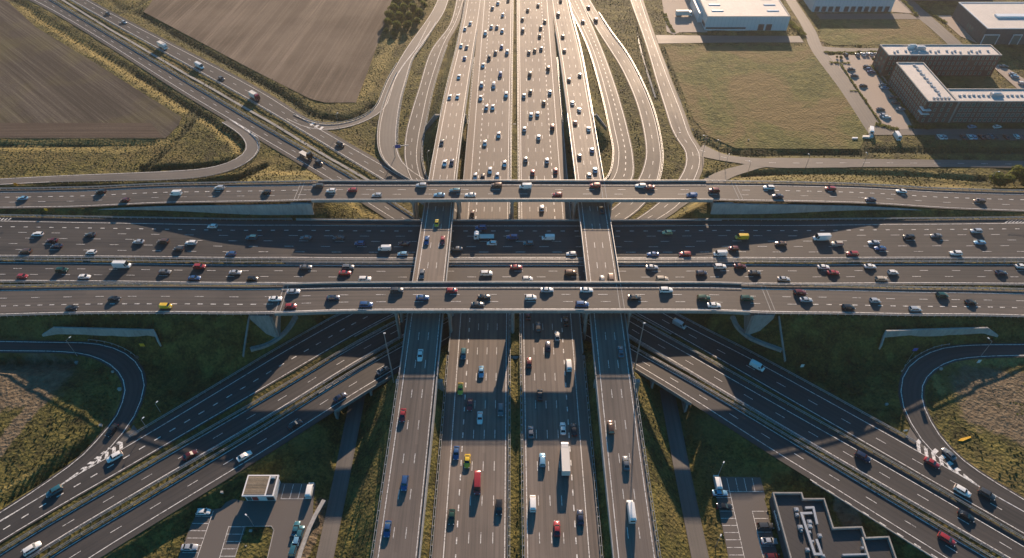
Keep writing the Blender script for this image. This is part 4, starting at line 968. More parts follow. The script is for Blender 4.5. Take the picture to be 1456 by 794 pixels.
def make_car(kind):
    k = KINDS[kind]; L, W = k['L']*S, k['W']*S; hl, hw = L/2, W/2; root = empty('car')
    root.location = (0, 0, 0)
    xws, xwt, xrt, xrb = [v*S for v in k['g']]; belt, Hh, hood, boot = k['belt'], k['H'], k['hood'], k['boot']
    st = [(-hl, hw*.80, .42, boot-.22, .1), (-hl+.10, hw*.93, .28, boot-.05), (-hl+.45, hw*.985, .22, boot), (xrb, hw, .2, belt), (0, hw*1.0, .2, belt), (xws, hw, .2, belt-.01),
          (xws+.35, hw*.99, .2, hood+.03), (hl-.6, hw*.955, .21, hood-.05), (hl-.18, hw*.86, .26, hood-.17), (hl, hw*.66, .36, hood-.30, .08)]
    b = make_body(st)
    # roof skin and pillars
    wr, wb = hw*.76, hw*.90
    ring = lambda x, w_, z, t: [(x, -w_, z-t), (x, w_, z-t), (x, w_*.96, z), (x, w_*.4, z+.035), (x, -w_*.4, z+.035), (x, -w_*.96, z)]
    b.loft([ring(xwt+.03, wr*.97, Hh-.05, .05), ring(xwt-.25, wr, Hh-.015, .07), ring((xwt+xrt)/2, wr*1.0, Hh, .08), ring(xrt+.2, wr*.98, Hh-.03, .07), ring(xrt-.03, wr*.93, Hh-.07, .05)])
    def bar(p, q, t=.05):
        for s in (-1, 1): b.tube((p[0], s*p[1], p[2]), (q[0], s*q[1], q[2]), t, t, 4)
    bar((xws, wb, belt), (xwt, wr*.98, Hh-.06)); bar((xrb, wb, belt), (xrt, wr*.95, Hh-.08), .085); xm = (xwt+xrt)/2+.1; bar((xm, wb+.02, belt), (xm-.05, wr, Hh-.06), .045)
    if kind in ('hatchback', 'estate car', 'SUV'): bar((xrb+.55, wb+.01, belt), (xrt+.3, wr, Hh-.06), .10)
    for s in (-1, 1): b.box(xws-.35, xws-.12, s*(hw+.02)-.09, s*(hw+.02)+.09, belt-.02, belt+.13)   # mirrors
    o = b.build('body', M['car_silver'], root); recalc(o.data); smooth(o.data, 40)
    g = MB()
    rg = lambda x, w_, z: [(x, -w_, belt-.05), (x, w_, belt-.05), (x, w_, z), (x, -w_, z)]
    def quad(x, w_, z): return (x, w_, z)
    # windscreen, rear window, side windows: thin glass boxes just inside the pillars
    def glass(name, pts, off):
        m = MB(); a = [Vector(p) for p in pts]; n = (a[1]-a[0]).cross(a[2]-a[0]).normalized()*off
        m.loft([[tuple(p-n) for p in a], [tuple(p) for p in a]]); oo = m.build(name, M['glass'], root); recalc(oo.data)
    e = .012
    glass('windscreen', [(xws, -wb*.93, belt-.02), (xws, wb*.93, belt-.02), (xwt, wr*.94, Hh-.06), (xwt, -wr*.94, Hh-.06)], .03)
    glass('rear_window', [(xrb, wb*.90, belt-.02), (xrb, -wb*.90, belt-.02), (xrt, -wr*.9, Hh-.08), (xrt, wr*.9, Hh-.08)], .03)
    for s in (-1, 1):
        glass('side_window', [(xws, s*wb, belt-.02), (xrb, s*wb, belt-.02), (xrt, s*wr*.97, Hh-.07), (xwt, s*wr*.97, Hh-.07)], .03*s)
    wheels(root, (hl-.88, -hl+.86), hw-.10, .33)
    for s in (-1, 1):
        m = MB(); m.obox((hl-.16, s*hw*.66), (.94, -s*.34), .13, .17, hood-.36, hood-.19); m.build('headlight', M['lamp_glass'], root)
        m = MB(); m.box(-hl-.012, -hl+.14, s*hw*.72-.16, s*hw*.72+.16, boot-.33, boot-.14); m.build('tail_light', M['tail'], root)
    return root
def make_van(L=5.6, W=2.0, Hh=2.35, name='van', win=True, nose=.75):
    root = empty(name); L *= 1.03; W *= 1.03; hl, hw = L/2, W/2
    def sec(x, w, z0, z1, tw=.90, r=.12):
        h = [(w*.95, z0), (w, z0+.25), (w, z0+(z1-z0)*.5), (w*tw, z1-r), (w*tw*.86, z1)]
        return [(x, y, z) for y, z in h] + [(x, -y, z) for y, z in reversed(h)]
    b = MB(); xh = hl-nose
    b.loft([sec(-hl, hw*.94, .35, Hh-.12), sec(-hl+.12, hw, .26, Hh-.03), sec(-hl+.9, hw, .25, Hh), sec(xh-1.2, hw, .25, Hh), sec(xh-.62, hw*.99, .25, Hh-.10, .88), sec(xh, hw*.98, .25, 1.28, .92), sec(hl-.25, hw*.93, .27, 1.05, .92, .1), sec(hl, hw*.75, .36, .82, .9, .08)])
    o = b.build('body', M['car_white'], root); recalc(o.data); smooth(o.data, 38)
    m = MB(); a = [(xh+.02, -hw*.80, 1.32), (xh+.02, hw*.80, 1.32), (xh-.60, hw*.76, Hh-.12), (xh-.60, -hw*.76, Hh-.12)]
    m.loft([a, [(p[0]+.05, p[1], p[2]+.04) for p in a]]); o = m.build('windscreen', M['glass'], root); recalc(o.data)
    for s in (-1, 1):
        m = MB(); y0 = hw*.985
        m.loft([[(xh-.15, s*(y0-.03), 1.30), (xh-1.15, s*(y0-.03), 1.30), (xh-1.15, s*(y0*.93-.03), Hh-.42), (xh-.60, s*(y0*.93-.03), Hh-.42)],
                [(xh-.15, s*(y0+.02), 1.30), (xh-1.15, s*(y0+.02), 1.30), (xh-1.15, s*(y0*.93+.04), Hh-.42), (xh-.60, s*(y0*.93+.04), Hh-.42)]]); o = m.build('side_window', M['glass'], root); recalc(o.data)
        m = MB(); m.obox((hl-.12, s*hw*.70), (.94, -s*.34), .12, .16, .70, .95); m.build('headlight', M['lamp_glass'], root)
        m = MB(); m.box(-hl-.02, -hl+.06, s*hw*.86-.07, s*hw*.86+.07, .9, 1.5); m.build('tail_light', M['tail'], root)
    m = MB(); m.box(-hl-.01, -hl+.05, -hw*.66, hw*.66, 1.45, Hh-.45); m.build('rear_window', M['glass'], root)
    wheels(root, (hl-.95, -hl+1.05), hw-.12, .35, .24); return root
def make_truck(L=11.0, trailer=True, name='lorry', box_h=3.9, flat=False, open_top=False):
    root = empty(name); hl = L/2; W = 1.275
    m = MB(); m.box(-hl+.1, hl-.3, -.45, .45, .75, 1.05); m.build('chassis', M['trim'], root)
    def cabring(x, z1, w_=1.22): return [(x, -w_, .45), (x, w_, .45), (x, w_, z1-.5), (x, w_*.94, z1), (x, -w_*.94, z1), (x, -w_, z1-.5)]
    m = MB(); m.loft([cabring(hl-2.1, 3.3), cabring(hl-1.0, 3.45), cabring(hl-.25, 3.1), cabring(hl-.06, 2.2, 1.2), cabring(hl, 1.2, 1.15)]); o = m.build('cab', M['car_white'], root); recalc(o.data); smooth(o.data, 30)
    m = MB(); a = [(hl-.04, -1.08, 1.75), (hl-.04, 1.08, 1.75), (hl-.26, 1.04, 2.85), (hl-.26, -1.04, 2.85)]; m.loft([a, [(p[0]+.06, p[1], p[2]) for p in a]]); o = m.build('windscreen', M['glass'], root); recalc(o.data)
    for s in (-1, 1):
        m = MB(); m.box(hl-1.3, hl-.4, s*1.22-.03, s*1.22+.03, 1.7, 2.5); m.build('side_window', M['glass'], root)
        m = MB(); m.box(hl-.04, hl+.04, s*.9-.2, s*.9+.2, .7, .95); m.build('headlight', M['lamp_glass'], root)
        m = MB(); m.box(-hl-.03, -hl+.05, s*.95-.2, s*.95+.2, .75, .95); m.build('tail_light', M['tail'], root)
    m = MB()
    if flat: m.box(-hl, hl-2.5, -W, W, 1.05, 1.3); m.box(hl-2.55, hl-2.4, -W, W, 1.3, 2.3)
    else:
        m.box(-hl, hl-2.35, -W, W, 1.0, box_h); 
        for x_ in (-hl+.0, hl-2.47): m.box(x_-.03, x_+.15, -W-.03, W+.03, 1.0, box_h+.04)
        for s in (-1, 1): m.box(-hl, hl-2.35, s*(W+.01)-.03, s*(W+.01)+.03, .95, 1.15); m.box(-hl, hl-2.35, s*(W+.01)-.03, s*(W+.01)+.03, box_h-.12, box_h+.05)
    m.build('load_bed' if flat else 'box_body', M['tarp'], root)
    wheels(root, [hl-1.3, -hl+1.2, -hl+2.4] + ([-hl+3.6] if L > 9 else []), 1.05, .5, .34); return root
PROTO = {}
def proto(kind):
    if kind not in PROTO:
        if kind in KINDS: o = make_car(kind)
        elif kind == 'van': o = make_van(5.3, 1.98, 2.25)
        elif kind == 'large van': o = make_van(6.9, 2.15, 2.85, nose=.8)
        elif kind == 'small van': o = make_van(4.5, 1.85, 1.85, nose=.85)
        elif kind == 'lorry': o = make_truck(11.2)
        elif kind == 'box truck': o = make_truck(7.6, box_h=3.5)
        elif kind == 'flatbed truck': o = make_truck(8.6, flat=True)
        PROTO[kind] = [o, False]
    return PROTO[kind]
VCOUNT = []
def vehicle(kind, colour, x, y, z, ang, place, axis):
    o, used = proto(kind)
    if used: o = copy_tree(o)
    else: PROTO[kind][1] = True
    o.location = (x, y, z); o.rotation_euler = (0, 0, ang)
    nm = {'saloon car': 'car', 'estate car': 'car', 'hatchback': 'car', 'SUV': 'car', 'large van': 'van', 'small van': 'van', 'lorry': 'truck', 'box truck': 'truck', 'flatbed truck': 'truck'}.get(kind, kind)
    if not o.name.startswith(nm): o.name = nm
    for ch in o.children:
        if ch.name.startswith(('body', 'cab', 'box_body')):
            if ch.name.startswith('box_body'): continue
            link_mat(ch, M['car_'+colour])
    o['category'] = 'car' if nm == 'car' else nm
    VCOUNT.append(dict(o=o, kind=kind, colour=colour, place=place, axis=axis, nm=nm))
    return o
def tilt_for(r, d):
    return math.atan2(at(r, min(d+3, r.D[-1]), 0)[2]-at(r, max(d-3, 0), 0)[2], 6)
VIEWS = {'a': (0, 240, 2.9405), 'b': (360, 240, 2.9405), 'c': (720, 240, 2.9405), 'd': (1086, 240, 2.9405),
 'e': (560, 120, 5.672), 'f': (560, 0, 6.106), 'g': (720, 0, 6.106), 'h': (720, 120, 5.672), 'i': (600, 440, 4.962), 'j': (600, 600, 4.092),
 'k': (0, 600, 4.095), 'l': (180, 500, 4.095), 'm': (360, 440, 3.97), 'n': (860, 440, 3.97), 'o': (1060, 500, 4.095), 'p': (1256, 600, 4.095),
 'q': (0, 0, 2.9405), 'r': (420, 120, 3.97), 's': (360, 500, 2.70), 't': (720, 500, 2.70), 'u': (1086, 0, 2.9405), 'v': (1150, 60, 5.672), 'w': (1230, 50, 5.292), 'x': (240, 660, 5.925), 'y': (1000, 660, 4.853)}
KC = {'s': 'saloon car', 'h': 'hatchback', 'e': 'estate car', 'u': 'SUV', 'v': 'van', 'V': 'large van', 'm': 'small van', 'L': 'lorry', 'B': 'box truck', 'F': 'flatbed truck'}
CC = {'w': 'white', 's': 'silver', 'g': 'grey', 'd': 'dark grey', 'k': 'black', 'n': 'navy', 'b': 'blue', 'l': 'light blue', 't': 'teal', 'r': 'red', 'R': 'dark red', 'y': 'yellow', 'G': 'green', 'o': 'brown', 'e': 'beige', 'Y': 'pale yellow'}
def on_road(key, place, axis, data):
    r = ROADS[key]
    for item in data.split():
        p = item.split(','); vx, vy = p[0], None
        view, zx, zy, kk, cc = p[0], float(p[1]), float(p[2]), KC[p[3]], CC[p[4]]
        ox, oy, sc = VIEWS[view]; px_, py_ = ox+zx/sc, oy+zy/sc
        hgt = {'van': 1.1, 'large van': 1.4, 'lorry': 1.8, 'box truck': 1.7}.get(kk, .65)
        x_, y_ = Pz(px_, py_, r.zf, hgt)
        i = int(np.argmin(np.hypot(r.C[:, 0]-x_, r.C[:, 1]-y_))); i0 = max(0, min(r.n-2, i)); 
        T_ = r.T[i]; d = r.D[i] + (x_-r.C[i, 0])*T_[0]+(y_-r.C[i, 1])*T_[1]; d = min(max(d, 0), r.D[-1])
        off = ((x_-r.C[i, 0])*r.N[i, 0]+(y_-r.C[i, 1])*r.N[i, 1])*r.s
        # settle near the middle of the lane it is in
        n = r.lanes; h_ = hwat(r, d); lane = 2*h_/n; k = math.floor((off+h_)/lane); 
        if 0 <= k < n:
            c = -h_+lane*(k+.5); off = c + .45*(off-c)
        off = max(min(off, h_+r.sl-1.0), -(h_+r.sr-1.0))
        q = at(r, d, off); a0, a1 = at(r, max(0, d-2), off), at(r, min(r.D[-1], d+2), off)
        ang = math.atan2(a1[1]-a0[1], a1[0]-a0[0]) + (math.pi if r.heading < 0 else 0) + random.uniform(-.012, .012)
        o = vehicle(kk, cc, q[0], q[1], q[2]+.005, ang, place, axis)
        o.rotation_euler = (0, -tilt_for(r, d)*(r.heading), ang)
on_road('FF', 'far flyover', 'x', 'a,97,122,s,l a,422,97,u,k a,523,130,h,R a,735,102,v,w a,918,80,u,s b,55,97,h,k b,272,70,u,d b,326,90,h,w b,416,84,h,r b,518,108,h,s b,704,66,u,s b,778,107,s,l b,844,90,e,t b,908,107,s,w b,1018,66,u,o c,80,75,v,w c,213,105,h,r c,371,68,u,r c,561,68,e,w c,598,82,s,r c,775,112,m,b c,867,88,u,R d,22,80,e,w d,56,110,s,n d,279,84,e,r d,573,92,s,w d,447,130,s,n d,905,140,e,o')
on_road('EA', 'six-lane crossing road', 'x', 'a,158,272,e,w a,108,345,u,o a,218,300,s,R a,238,322,s,n a,380,272,s,d a,381,350,h,w a,578,307,s,s a,683,303,u,o a,743,340,h,d a,797,312,e,w a,888,240,h,w a,965,357,h,b a,1052,290,u,t b,220,290,s,g b,358,290,s,d b,445,312,h,b b,549,333,v,w b,631,315,s,R b,625,357,h,l b,850,336,s,g b,952,248,u,b b,965,285,F,w b,998,313,h,w c,25,283,u,b c,175,288,v,w c,93,313,h,t c,272,357,h,w c,673,266,h,Y c,613,360,s,b c,748,360,u,r c,895,355,v,w c,951,335,h,R c,985,284,v,y d,72,316,s,o d,245,290,V,w d,310,320,u,e d,371,358,u,r d,461,311,s,s d,488,335,s,b d,607,288,u,k d,717,275,s,g d,802,354,u,w d,888,262,u,s d,905,311,s,l')
on_road('EB', 'three-lane crossing road', 'x', 'a,95,450,h,r a,262,421,u,G a,354,451,s,w a,508,402,V,w a,690,430,s,g a,835,410,u,r a,813,457,s,b a,984,433,s,s a,1055,463,h,k b,220,411,s,g b,397,411,u,g b,384,434,s,r b,467,459,e,w b,975,440,u,w c,41,411,s,r c,88,459,h,w c,269,433,u,o c,609,411,s,s c,651,460,u,e c,816,434,h,n c,893,408,u,w c,977,404,s,R c,1038,434,s,d d,84,461,s,s d,250,411,s,w d,290,433,s,r d,443,406,s,w d,540,433,h,w d,493,461,e,e d,991,433,s,n d,1075,405,s,w')
on_road('FN', 'near flyover', 'x', 'a,480,541,s,k a,298,587,s,k a,696,575,m,y b,168,514,s,s b,93,542,s,w b,157,574,h,r b,334,540,s,n b,472,570,u,b b,601,512,u,d b,708,541,s,b b,830,512,h,r b,966,536,s,k b,938,569,s,d c,170,508,s,s c,102,540,h,w c,335,508,s,w c,317,569,u,b c,536,541,s,k c,668,508,u,w c,826,544,u,G c,869,573,s,w c,1006,542,u,G d,152,520,u,R d,177,548,s,s d,353,580,u,k d,464,550,h,s d,633,587,e,s d,747,531,u,G d,864,557,s,k')
on_road('NL', 'left raised road', 'y', 'b,765,228,h,y b,725,300,s,b b,789,300,s,r b,706,440,s,g m,937,258,s,w m,840,597,s,r s,577,505,u,b s,514,680,s,b e,443,105,s,s e,525,100,s,w e,385,470,s,d e,405,635,s,w e,462,630,s,n f,660,205,s,s f,615,252,s,s f,575,400,s,w f,640,412,s,g f,622,508,s,b f,552,668,s,w')
on_road('NR', 'right raised road', 'y', 'c,397,172,s,k c,432,455,v,o c,395,461,h,g c,473,765,s,t n,33,665,u,o t,463,428,s,g t,478,610,V,w h,533,150,s,s h,583,205,s,s h,557,308,s,R h,658,358,s,w h,686,530,s,b h,587,580,s,k h,711,690,s,l h,665,735,s,e g,480,5,s,k g,458,122,u,d g,502,315,s,k g,503,440,s,k g,630,650,s,d g,545,692,s,k')
on_road('ML', 'left half of the motorway', 'y', 'e,710,10,s,b e,805,15,s,s e,905,85,u,w e,703,110,s,w e,748,188,s,s e,798,185,s,w e,742,475,s,w e,848,408,s,w e,892,640,s,w e,777,695,s,w e,660,742,s,s e,722,750,s,k e,834,740,s,s f,990,3,s,k f,905,28,s,s f,860,72,s,g f,945,132,s,s f,850,235,s,s f,898,237,s,g f,940,270,s,s f,800,290,u,w f,935,408,s,b f,982,455,u,s f,885,458,s,d f,830,502,u,k f,778,568,s,w f,925,648,u,b f,765,738,u,w f,868,738,u,s b,917,190,s,o i,300,315,u,t i,418,440,s,l i,272,560,s,y i,340,672,s,r i,555,710,u,g i,413,765,s,w j,201,180,s,b j,268,228,s,y j,327,355,V,r j,172,552,s,G j,448,497,u,k')
on_road('MR', 'right half of the motorway', 'y', 'h,145,90,s,s h,195,58,s,k h,345,62,s,s h,297,145,s,k h,200,245,s,w h,248,238,s,w h,148,360,s,s h,367,340,u,R h,258,425,s,w h,163,605,s,g h,320,615,s,s h,211,710,s,r h,395,695,s,r g,268,42,s,d g,186,85,s,k g,143,165,s,d g,325,183,s,k g,305,238,s,k g,148,258,u,g g,280,310,s,k g,195,452,s,d g,242,435,s,k g,300,420,s,g g,355,590,u,k g,208,638,u,d c,148,165,s,s i,750,42,s,R i,820,125,u,d i,950,187,s,s i,885,260,s,n i,755,375,s,R i,1030,390,v,w i,828,605,s,k i,1010,85,s,k j,633,60,s,g j,817,38,s,w j,882,45,s,k j,698,222,u,l j,831,215,L,w j,646,472,v,w j,783,620,s,r j,921,555,s,n')
on_road('LA', 'lower left loop road', 'y', 'k,640,45,s,k')
on_road('E1', 'upper diagonal road at lower left', 'x', 'k,667,203,u,w k,315,400,u,t')
on_road('E2', 'middle diagonal road at lower left', 'x', 'k,187,738,u,w l,368,600,s,R')
on_road('E3', 'lower diagonal road at lower left', 'x', 'l,685,608,s,w m,235,650,s,k m,495,500,s,n m,732,348,s,g')
on_road('C3', 'upper diagonal road at lower right', 'x', 'n,422,82,v,s n,858,322,v,w p,285,235,s,r p,460,402,u,w p,603,418,u,d')
on_road('C2', 'middle diagonal road at lower right', 'x', 'o,683,612,u,n p,485,540,s,k')
on_road('C1', 'lower diagonal road at lower right', 'x', 'p,370,682,e,r')
on_road('LB', 'lower right loop road', 'y', 'p,390,182,s,g')
on_road('C2', 'diagonal motorway at upper left', 'x', 'q,450,58,s,d q,520,92,s,s q,682,190,B,w q,838,272,V,w q,931,326,s,d q,1068,400,B,r r,250,342,u,k')
on_road('C1', 'diagonal motorway at upper left', 'x', 'r,55,405,F,k r,128,445,s,k')
on_road('E2', 'second curved road right of the motorway', 'y', 'g,720,62,s,k g,785,170,u,d')
on_road('E1', 'first curved road right of the motorway', 'y', 'g,662,190,s,k')
def parked(place, axis, data, z, ang0=0):
    for item in data.split():
        p = item.split(','); ox, oy, sc = VIEWS[p[0]]; kk, cc = KC[p[3]], CC[p[4]]; a = R(float(p[5])) if len(p) > 5 else ang0
        x_, y_ = P(ox+float(p[1])/sc, oy+float(p[2])/sc, z+.6)
        vehicle(kk, cc, x_, y_, z+.03, a+random.uniform(-.03, .03), place, axis)
parked('office car park', 'y', 'v,298,100,h,k,92 v,392,103,s,g,88 v,437,98,s,w,90 v,466,95,h,s,90 v,504,98,s,s,90 v,545,98,h,w,90 v,343,218,s,d,0 v,370,270,s,d,0 v,470,198,s,k,0 v,488,218,h,b,0 v,506,240,s,b,0 v,440,352,s,k,0 v,598,345,s,s,0 v,615,370,s,l,0 v,680,445,s,g,0 v,705,490,s,n,0 v,740,540,s,s,0 v,580,542,s,d,0 v,605,588,s,s,0 v,628,604,s,w,0', -3.85)
parked('service lane by the office car park', 'x', 'v,500,722,V,w,70 v,708,762,V,w,88', -3.9)
parked('parking row in front of the office', 'x', 'w,565,765,s,w,90 w,595,765,s,s,90 w,735,765,s,R,90 w,787,765,s,w,90 w,818,765,s,l,90 w,875,765,s,R,90 w,910,765,s,d,90 w,945,762,s,t,90 w,975,762,s,k,90 w,1060,765,s,R,90 w,1138,762,h,w,90 w,1165,762,s,n,90', -3.85)
parked('shaded lane under the office', 'x', 'w,805,690,s,l,10 w,995,690,s,w,10', -3.95)
parked('far right car park beside the office', 'y', 'w,1045,235,s,d,0 w,1112,294,s,s,0 w,1128,312,s,l,0 w,1180,362,h,w,0', -3.85)
parked('lower left car park', 'y', 'x,292,402,h,w,0 x,175,702,s,s,0 x,1190,225,v,w,90 x,1072,545,s,t,88 x,1080,635,h,l,88 x,1052,715,u,t,85 x,1108,575,h,t,88', -5.18)
parked('lower right car park', 'y', 'y,97,132,v,w,90 y,115,200,s,l,0 y,145,293,s,k,0 y,428,430,u,d,0 y,455,532,s,s,0 y,478,640,h,R,0', -5.18)
parked('warehouse yard', 'x', 'u,-95,0,V,w,0', -3.8) if False else None
# describe every vehicle so that its words lead to it alone
ORD = ['first', 'second', 'third', 'fourth', 'fifth', 'sixth', 'seventh', 'eighth', 'ninth', 'tenth', 'eleventh', 'twelfth', 'thirteenth', 'fourteenth', 'fifteenth', 'sixteenth']
from collections import defaultdict
groups = defaultdict(list)
for v in VCOUNT: groups[(v['place'], v['colour'], v['kind'])].append(v)
for (pl, co, ki), L_ in groups.items():
    ax = L_[0]['axis']
    L_.sort(key=lambda v: v['o'].location.x if ax == 'x' else -v['o'].location.y)
    word = f'{co} {ki}'
    for i, v in enumerate(L_):
        if len(L_) == 1: s = f'the only {word} on the {pl}'
        elif ax == 'x': s = f'{word} on the {pl}, {ORD[i]} such from the left'
        else: s = f'{word} on the {pl}, {ORD[i]} such from far end'
        s = s.replace(' on the upper diag', ' on upper diag').replace(' on the lower diag', ' on lower diag').replace(' on the middle diag', ' on middle diag')
        if 'car park' in pl or 'row' in pl or 'lane ' in pl: s = s.replace(' on the ', ' in the ' if 'lane' not in pl else ' on the ')
        while len(s.replace('-', ' ').split()) > 16 and ' the ' in s: s = s.replace(' the ', ' ', 1)
        v['o']['label'] = s
        v['o']['group'] = ('vehicles driving on the ' if not ('park' in pl) else 'vehicles parked in the ') + pl
# ------------------------------------------------------------------ buildings
def brick(name, a, b, mortar):
    m = mat(name, a, .9); g = N(m); o = g.coords('Object'); f = g.noise(o, .6, 5, .7)
    w_ = g.n('ShaderNodeTexWave'); w_.wave_type = 'BANDS'; w_.bands_direction = 'Z'; w_.inputs['Scale'].default_value = 1.6; g.l(o, w_.inputs['Vector'])
    c = g.ramp(f, [(.35, a), (.65, b)]); c = g.mix(g.math('MULTIPLY', w_.outputs['Fac'], .18), c, mortar)
    g.l(c, g.b.inputs['Base Color']); return m
M['brick_dark'] = brick('dark_brick', (.070, .036, .030), (.125, .066, .054), (.16, .12, .11))
M['panel_dark'] = brick('dark_panel', (.055, .058, .065), (.085, .09, .10), (.10, .10, .11))
def cladding(name, c, dark):
    m = mat(name, c, .5); g = N(m); o = g.coords('Object'); s_ = g.n('ShaderNodeSeparateXYZ'); g.l(o, s_.inputs[0])
    f = g.math('FRACT', g.math('MULTIPLY', g.math('ADD', s_.outputs[0], s_.outputs[1]), .4)); f = g.math('LESS_THAN', f, .06)
    c2 = g.mix(g.noise(o, .2, 4, .6), c, tuple(v*.86 for v in c)); g.l(g.mix(f, c2, dark), g.b.inputs['Base Color']); return m
M['clad_white'] = cladding('white_cladding', (.62, .66, .68), (.40, .43, .45))
M['roof_pale'] = concrete('pale_roof_membrane', (.46, .43, .40), (.62, .58, .54), .75, False)
M['roof_dark'] = cladding('dark_roof_membrane', (.048, .045, .044), (.022, .022, .022))
M['window_glass'] = mat('window_glass', (.10, .20, .20), .12, .3, .9); M['frame_white'] = mat('white_frame', (.7, .71, .72), .5)
M['door_dark'] = mat('dark_door', (.04, .045, .055), .6); M['duct'] = mat('duct_metal', (.50, .51, .52), .4, .5)
M['sky_light'] = mat('rooflight_dome', (.72, .74, .76), .3)
M['red'] = mat('red_panel', (.35, .05, .04), .6); M['blue_sign'] = mat('blue_sign', (.03, .09, .40), .5); M['yellow'] = mat('yellow_plastic', (.75, .42, .03), .5)
M['bark'] = mat('bark', (.06, .045, .03), .9)
def block(name, x0, x1, y0, y1, z0, z1, m, label, cat='building', roof='roof_pale', par=.5, pt=.5, parm=None):
    """walls, roof sheet and parapet; returns root at its base"""
    root = empty(name, (x0, y0, z0)); tag(root, label, cat); w_, d_, h_ = x1-x0, y1-y0, z1-z0
    b = MB(); b.box(0, w_, 0, d_, -1, h_-.02); b.build('wall', M[m], root)
    b = MB(); b.box(pt, w_-pt, pt, d_-pt, h_-.02, h_+.06); b.build('roof', M[roof], root)
    b = MB(); 
    b.box(-.06, w_+.06, -.06, pt, h_-.015, h_+par); b.box(-.06, w_+.06, d_-pt, d_+.06, h_-.015, h_+par); b.box(-.06, pt, pt, d_-pt, h_-.015, h_+par); b.box(w_-pt, w_+.06, pt, d_-pt, h_-.015, h_+par)
    b.build('parapet', M[parm or 'concrete_pale'], root); return root
WM = {}
def window(root, x, y, z, w_, h_, face, frame=True):
    """window proud of the wall; face in 'S','W','E'"""
    key = (round(w_, 2), round(h_, 2), face)
    if key not in WM:
        b = MB(); f = MB(); t = .10
        if face == 'S':
            b.box(-w_/2, w_/2, -.04, .05, 0, h_)
            for q in ((-w_/2-t, w_/2+t, -t, 0), (-w_/2-t, w_/2+t, h_, h_+t), (-w_/2-t, -w_/2, 0, h_), (w_/2, w_/2+t, 0, h_)): f.box(q[0], q[1], -.09, .05, q[2], q[3])
        else:
            s = -1 if face == 'W' else 1
            b.box(min(-.05*s, .04*s), max(-.05*s, .04*s), -w_/2, w_/2, 0, h_)
            for q in ((-w_/2-t, w_/2+t, -t, 0), (-w_/2-t, w_/2+t, h_, h_+t), (-w_/2-t, -w_/2, 0, h_), (w_/2, w_/2+t, 0, h_)): f.box(min(-.05*s, .09*s), max(-.05*s, .09*s), q[0], q[1], q[2], q[3])
        WM[key] = (b.mesh('window', M['window_glass']), f.mesh('frame', M['steel']))
    g, fr = WM[key]
    o = bpy.data.objects.new('window', g); COL.objects.link(o); o.parent = root; o.location = (x, y, z)
    if frame:
        q = bpy.data.objects.new('frame', fr); COL.objects.link(q); q.parent = o
def roof_unit(root, x, y, z, w_, d_, h_, name='roof_unit', m='duct'):
    b = MB(); b.box(-w_/2, w_/2, -d_/2, d_/2, 0, h_*.8); b.box(-w_/2*.8, w_/2*.8, -d_/2*.8, d_/2*.8, h_*.8, h_, top=(.8, .8)); b.build(name, M[m], root, (x, y, z))
G0 = -4.0
# brick office complex
bk = block('office_building', 222.5, 289.5, 377.5, 391, G0, 9, 'brick_dark', 'far wing of the dark brick office, long bar with pale flat roof', par=.6)
for fl in range(4):
    for i in range(24):
        if (i*7+fl*3) % 11 != 0: window(bk, 2.2+i*2.72, 0, .9+fl*3.2, 1.1, 1.9, 'S')
    for i in range(3): window(bk, 0, 2+i*4.2, .9+fl*3.2, 1.2, 1.9, 'W', False)
for i in range(24): 
    if i % 5 != 2: roof_unit(bk, 5+i*2.45, 4.0+(i % 2)*1.6, 13.06, 1.2, 1.1, .8)
roof_unit(bk, 22, 8.5, 13.06, 6, 2.6, 2.0); roof_unit(bk, 17.5, 9.5, 13.06, 5, 1.0, 2.6, 'roof_unit', 'frame_white')
lw = block('office_building', 223.4, 239.2, 325.4, 368.7, G0, 9.0, 'brick_dark', 'near left wing of the dark brick office with a row of roof vents', par=.6)
for fl in range(4):
    for i in range(16): window(lw, 0, 1.9+i*2.6, .9+fl*3.15, 1.0, 1.9, 'W')
    for i in range(4): window(lw, 2+i*3.7, 0, .9+fl*3.15, 1.1, 1.9, 'S')
for i in range(15): roof_unit(lw, 9.2+(i % 2)*.5, 8+i*2.3, 13.06, 1.3, 1.2, .8)
for i in range(5): roof_unit(lw, 4.5+i*2.0, 3.2, 13.06, 1.2, 1.4, .9)
b = MB(); b.box(-1.4, 3.2, -1.4, 3.2, 8.3, 8.6); b.box(-1.4, 3.2, -1.4, 3.2, 6.0, 6.3); o = b.build('corner_balcony', M['frame_white'], lw)
rw = block('office_building', 239.3, 330, 325.6, 338.9, G0, 8.8, 'brick_dark', 'near right wing of the dark brick office facing the parking row', par=.6)
for fl in range(4):
    for i in range(22):
        window(rw, 4+i*2.7, 0, .9+fl*3.1, 1.6 if (i % 5) < 3 else 1.0, 1.9, 'S')
for i in range(18): roof_unit(rw, 4+i*2.6, 6.2+(i % 2)*.4, 12.86, 1.5, .9, .7)
roof_unit(rw, 24, 7, 12.86, 5.5, 2.2, 1.8); b = MB(); b.box(-.5, .5, -.35, -.05, -12.8, .3); b.build('downpipe_band', M['concrete'], rw, (.9, 0, 12.8))
b = MB(); b.box(240, 289, 339.4, 376.5, G0-.1, G0+.12); o = b.build('courtyard', M['meadow']); tag(o, kind='structure')
b = MB(); b.box(252, 255, 340, 376, G0+.12, G0+.16); b.box(256, 288, 344, 347, G0+.12, G0+.165); o = b.build('courtyard_path', M['paving']); tag(o, kind='structure')
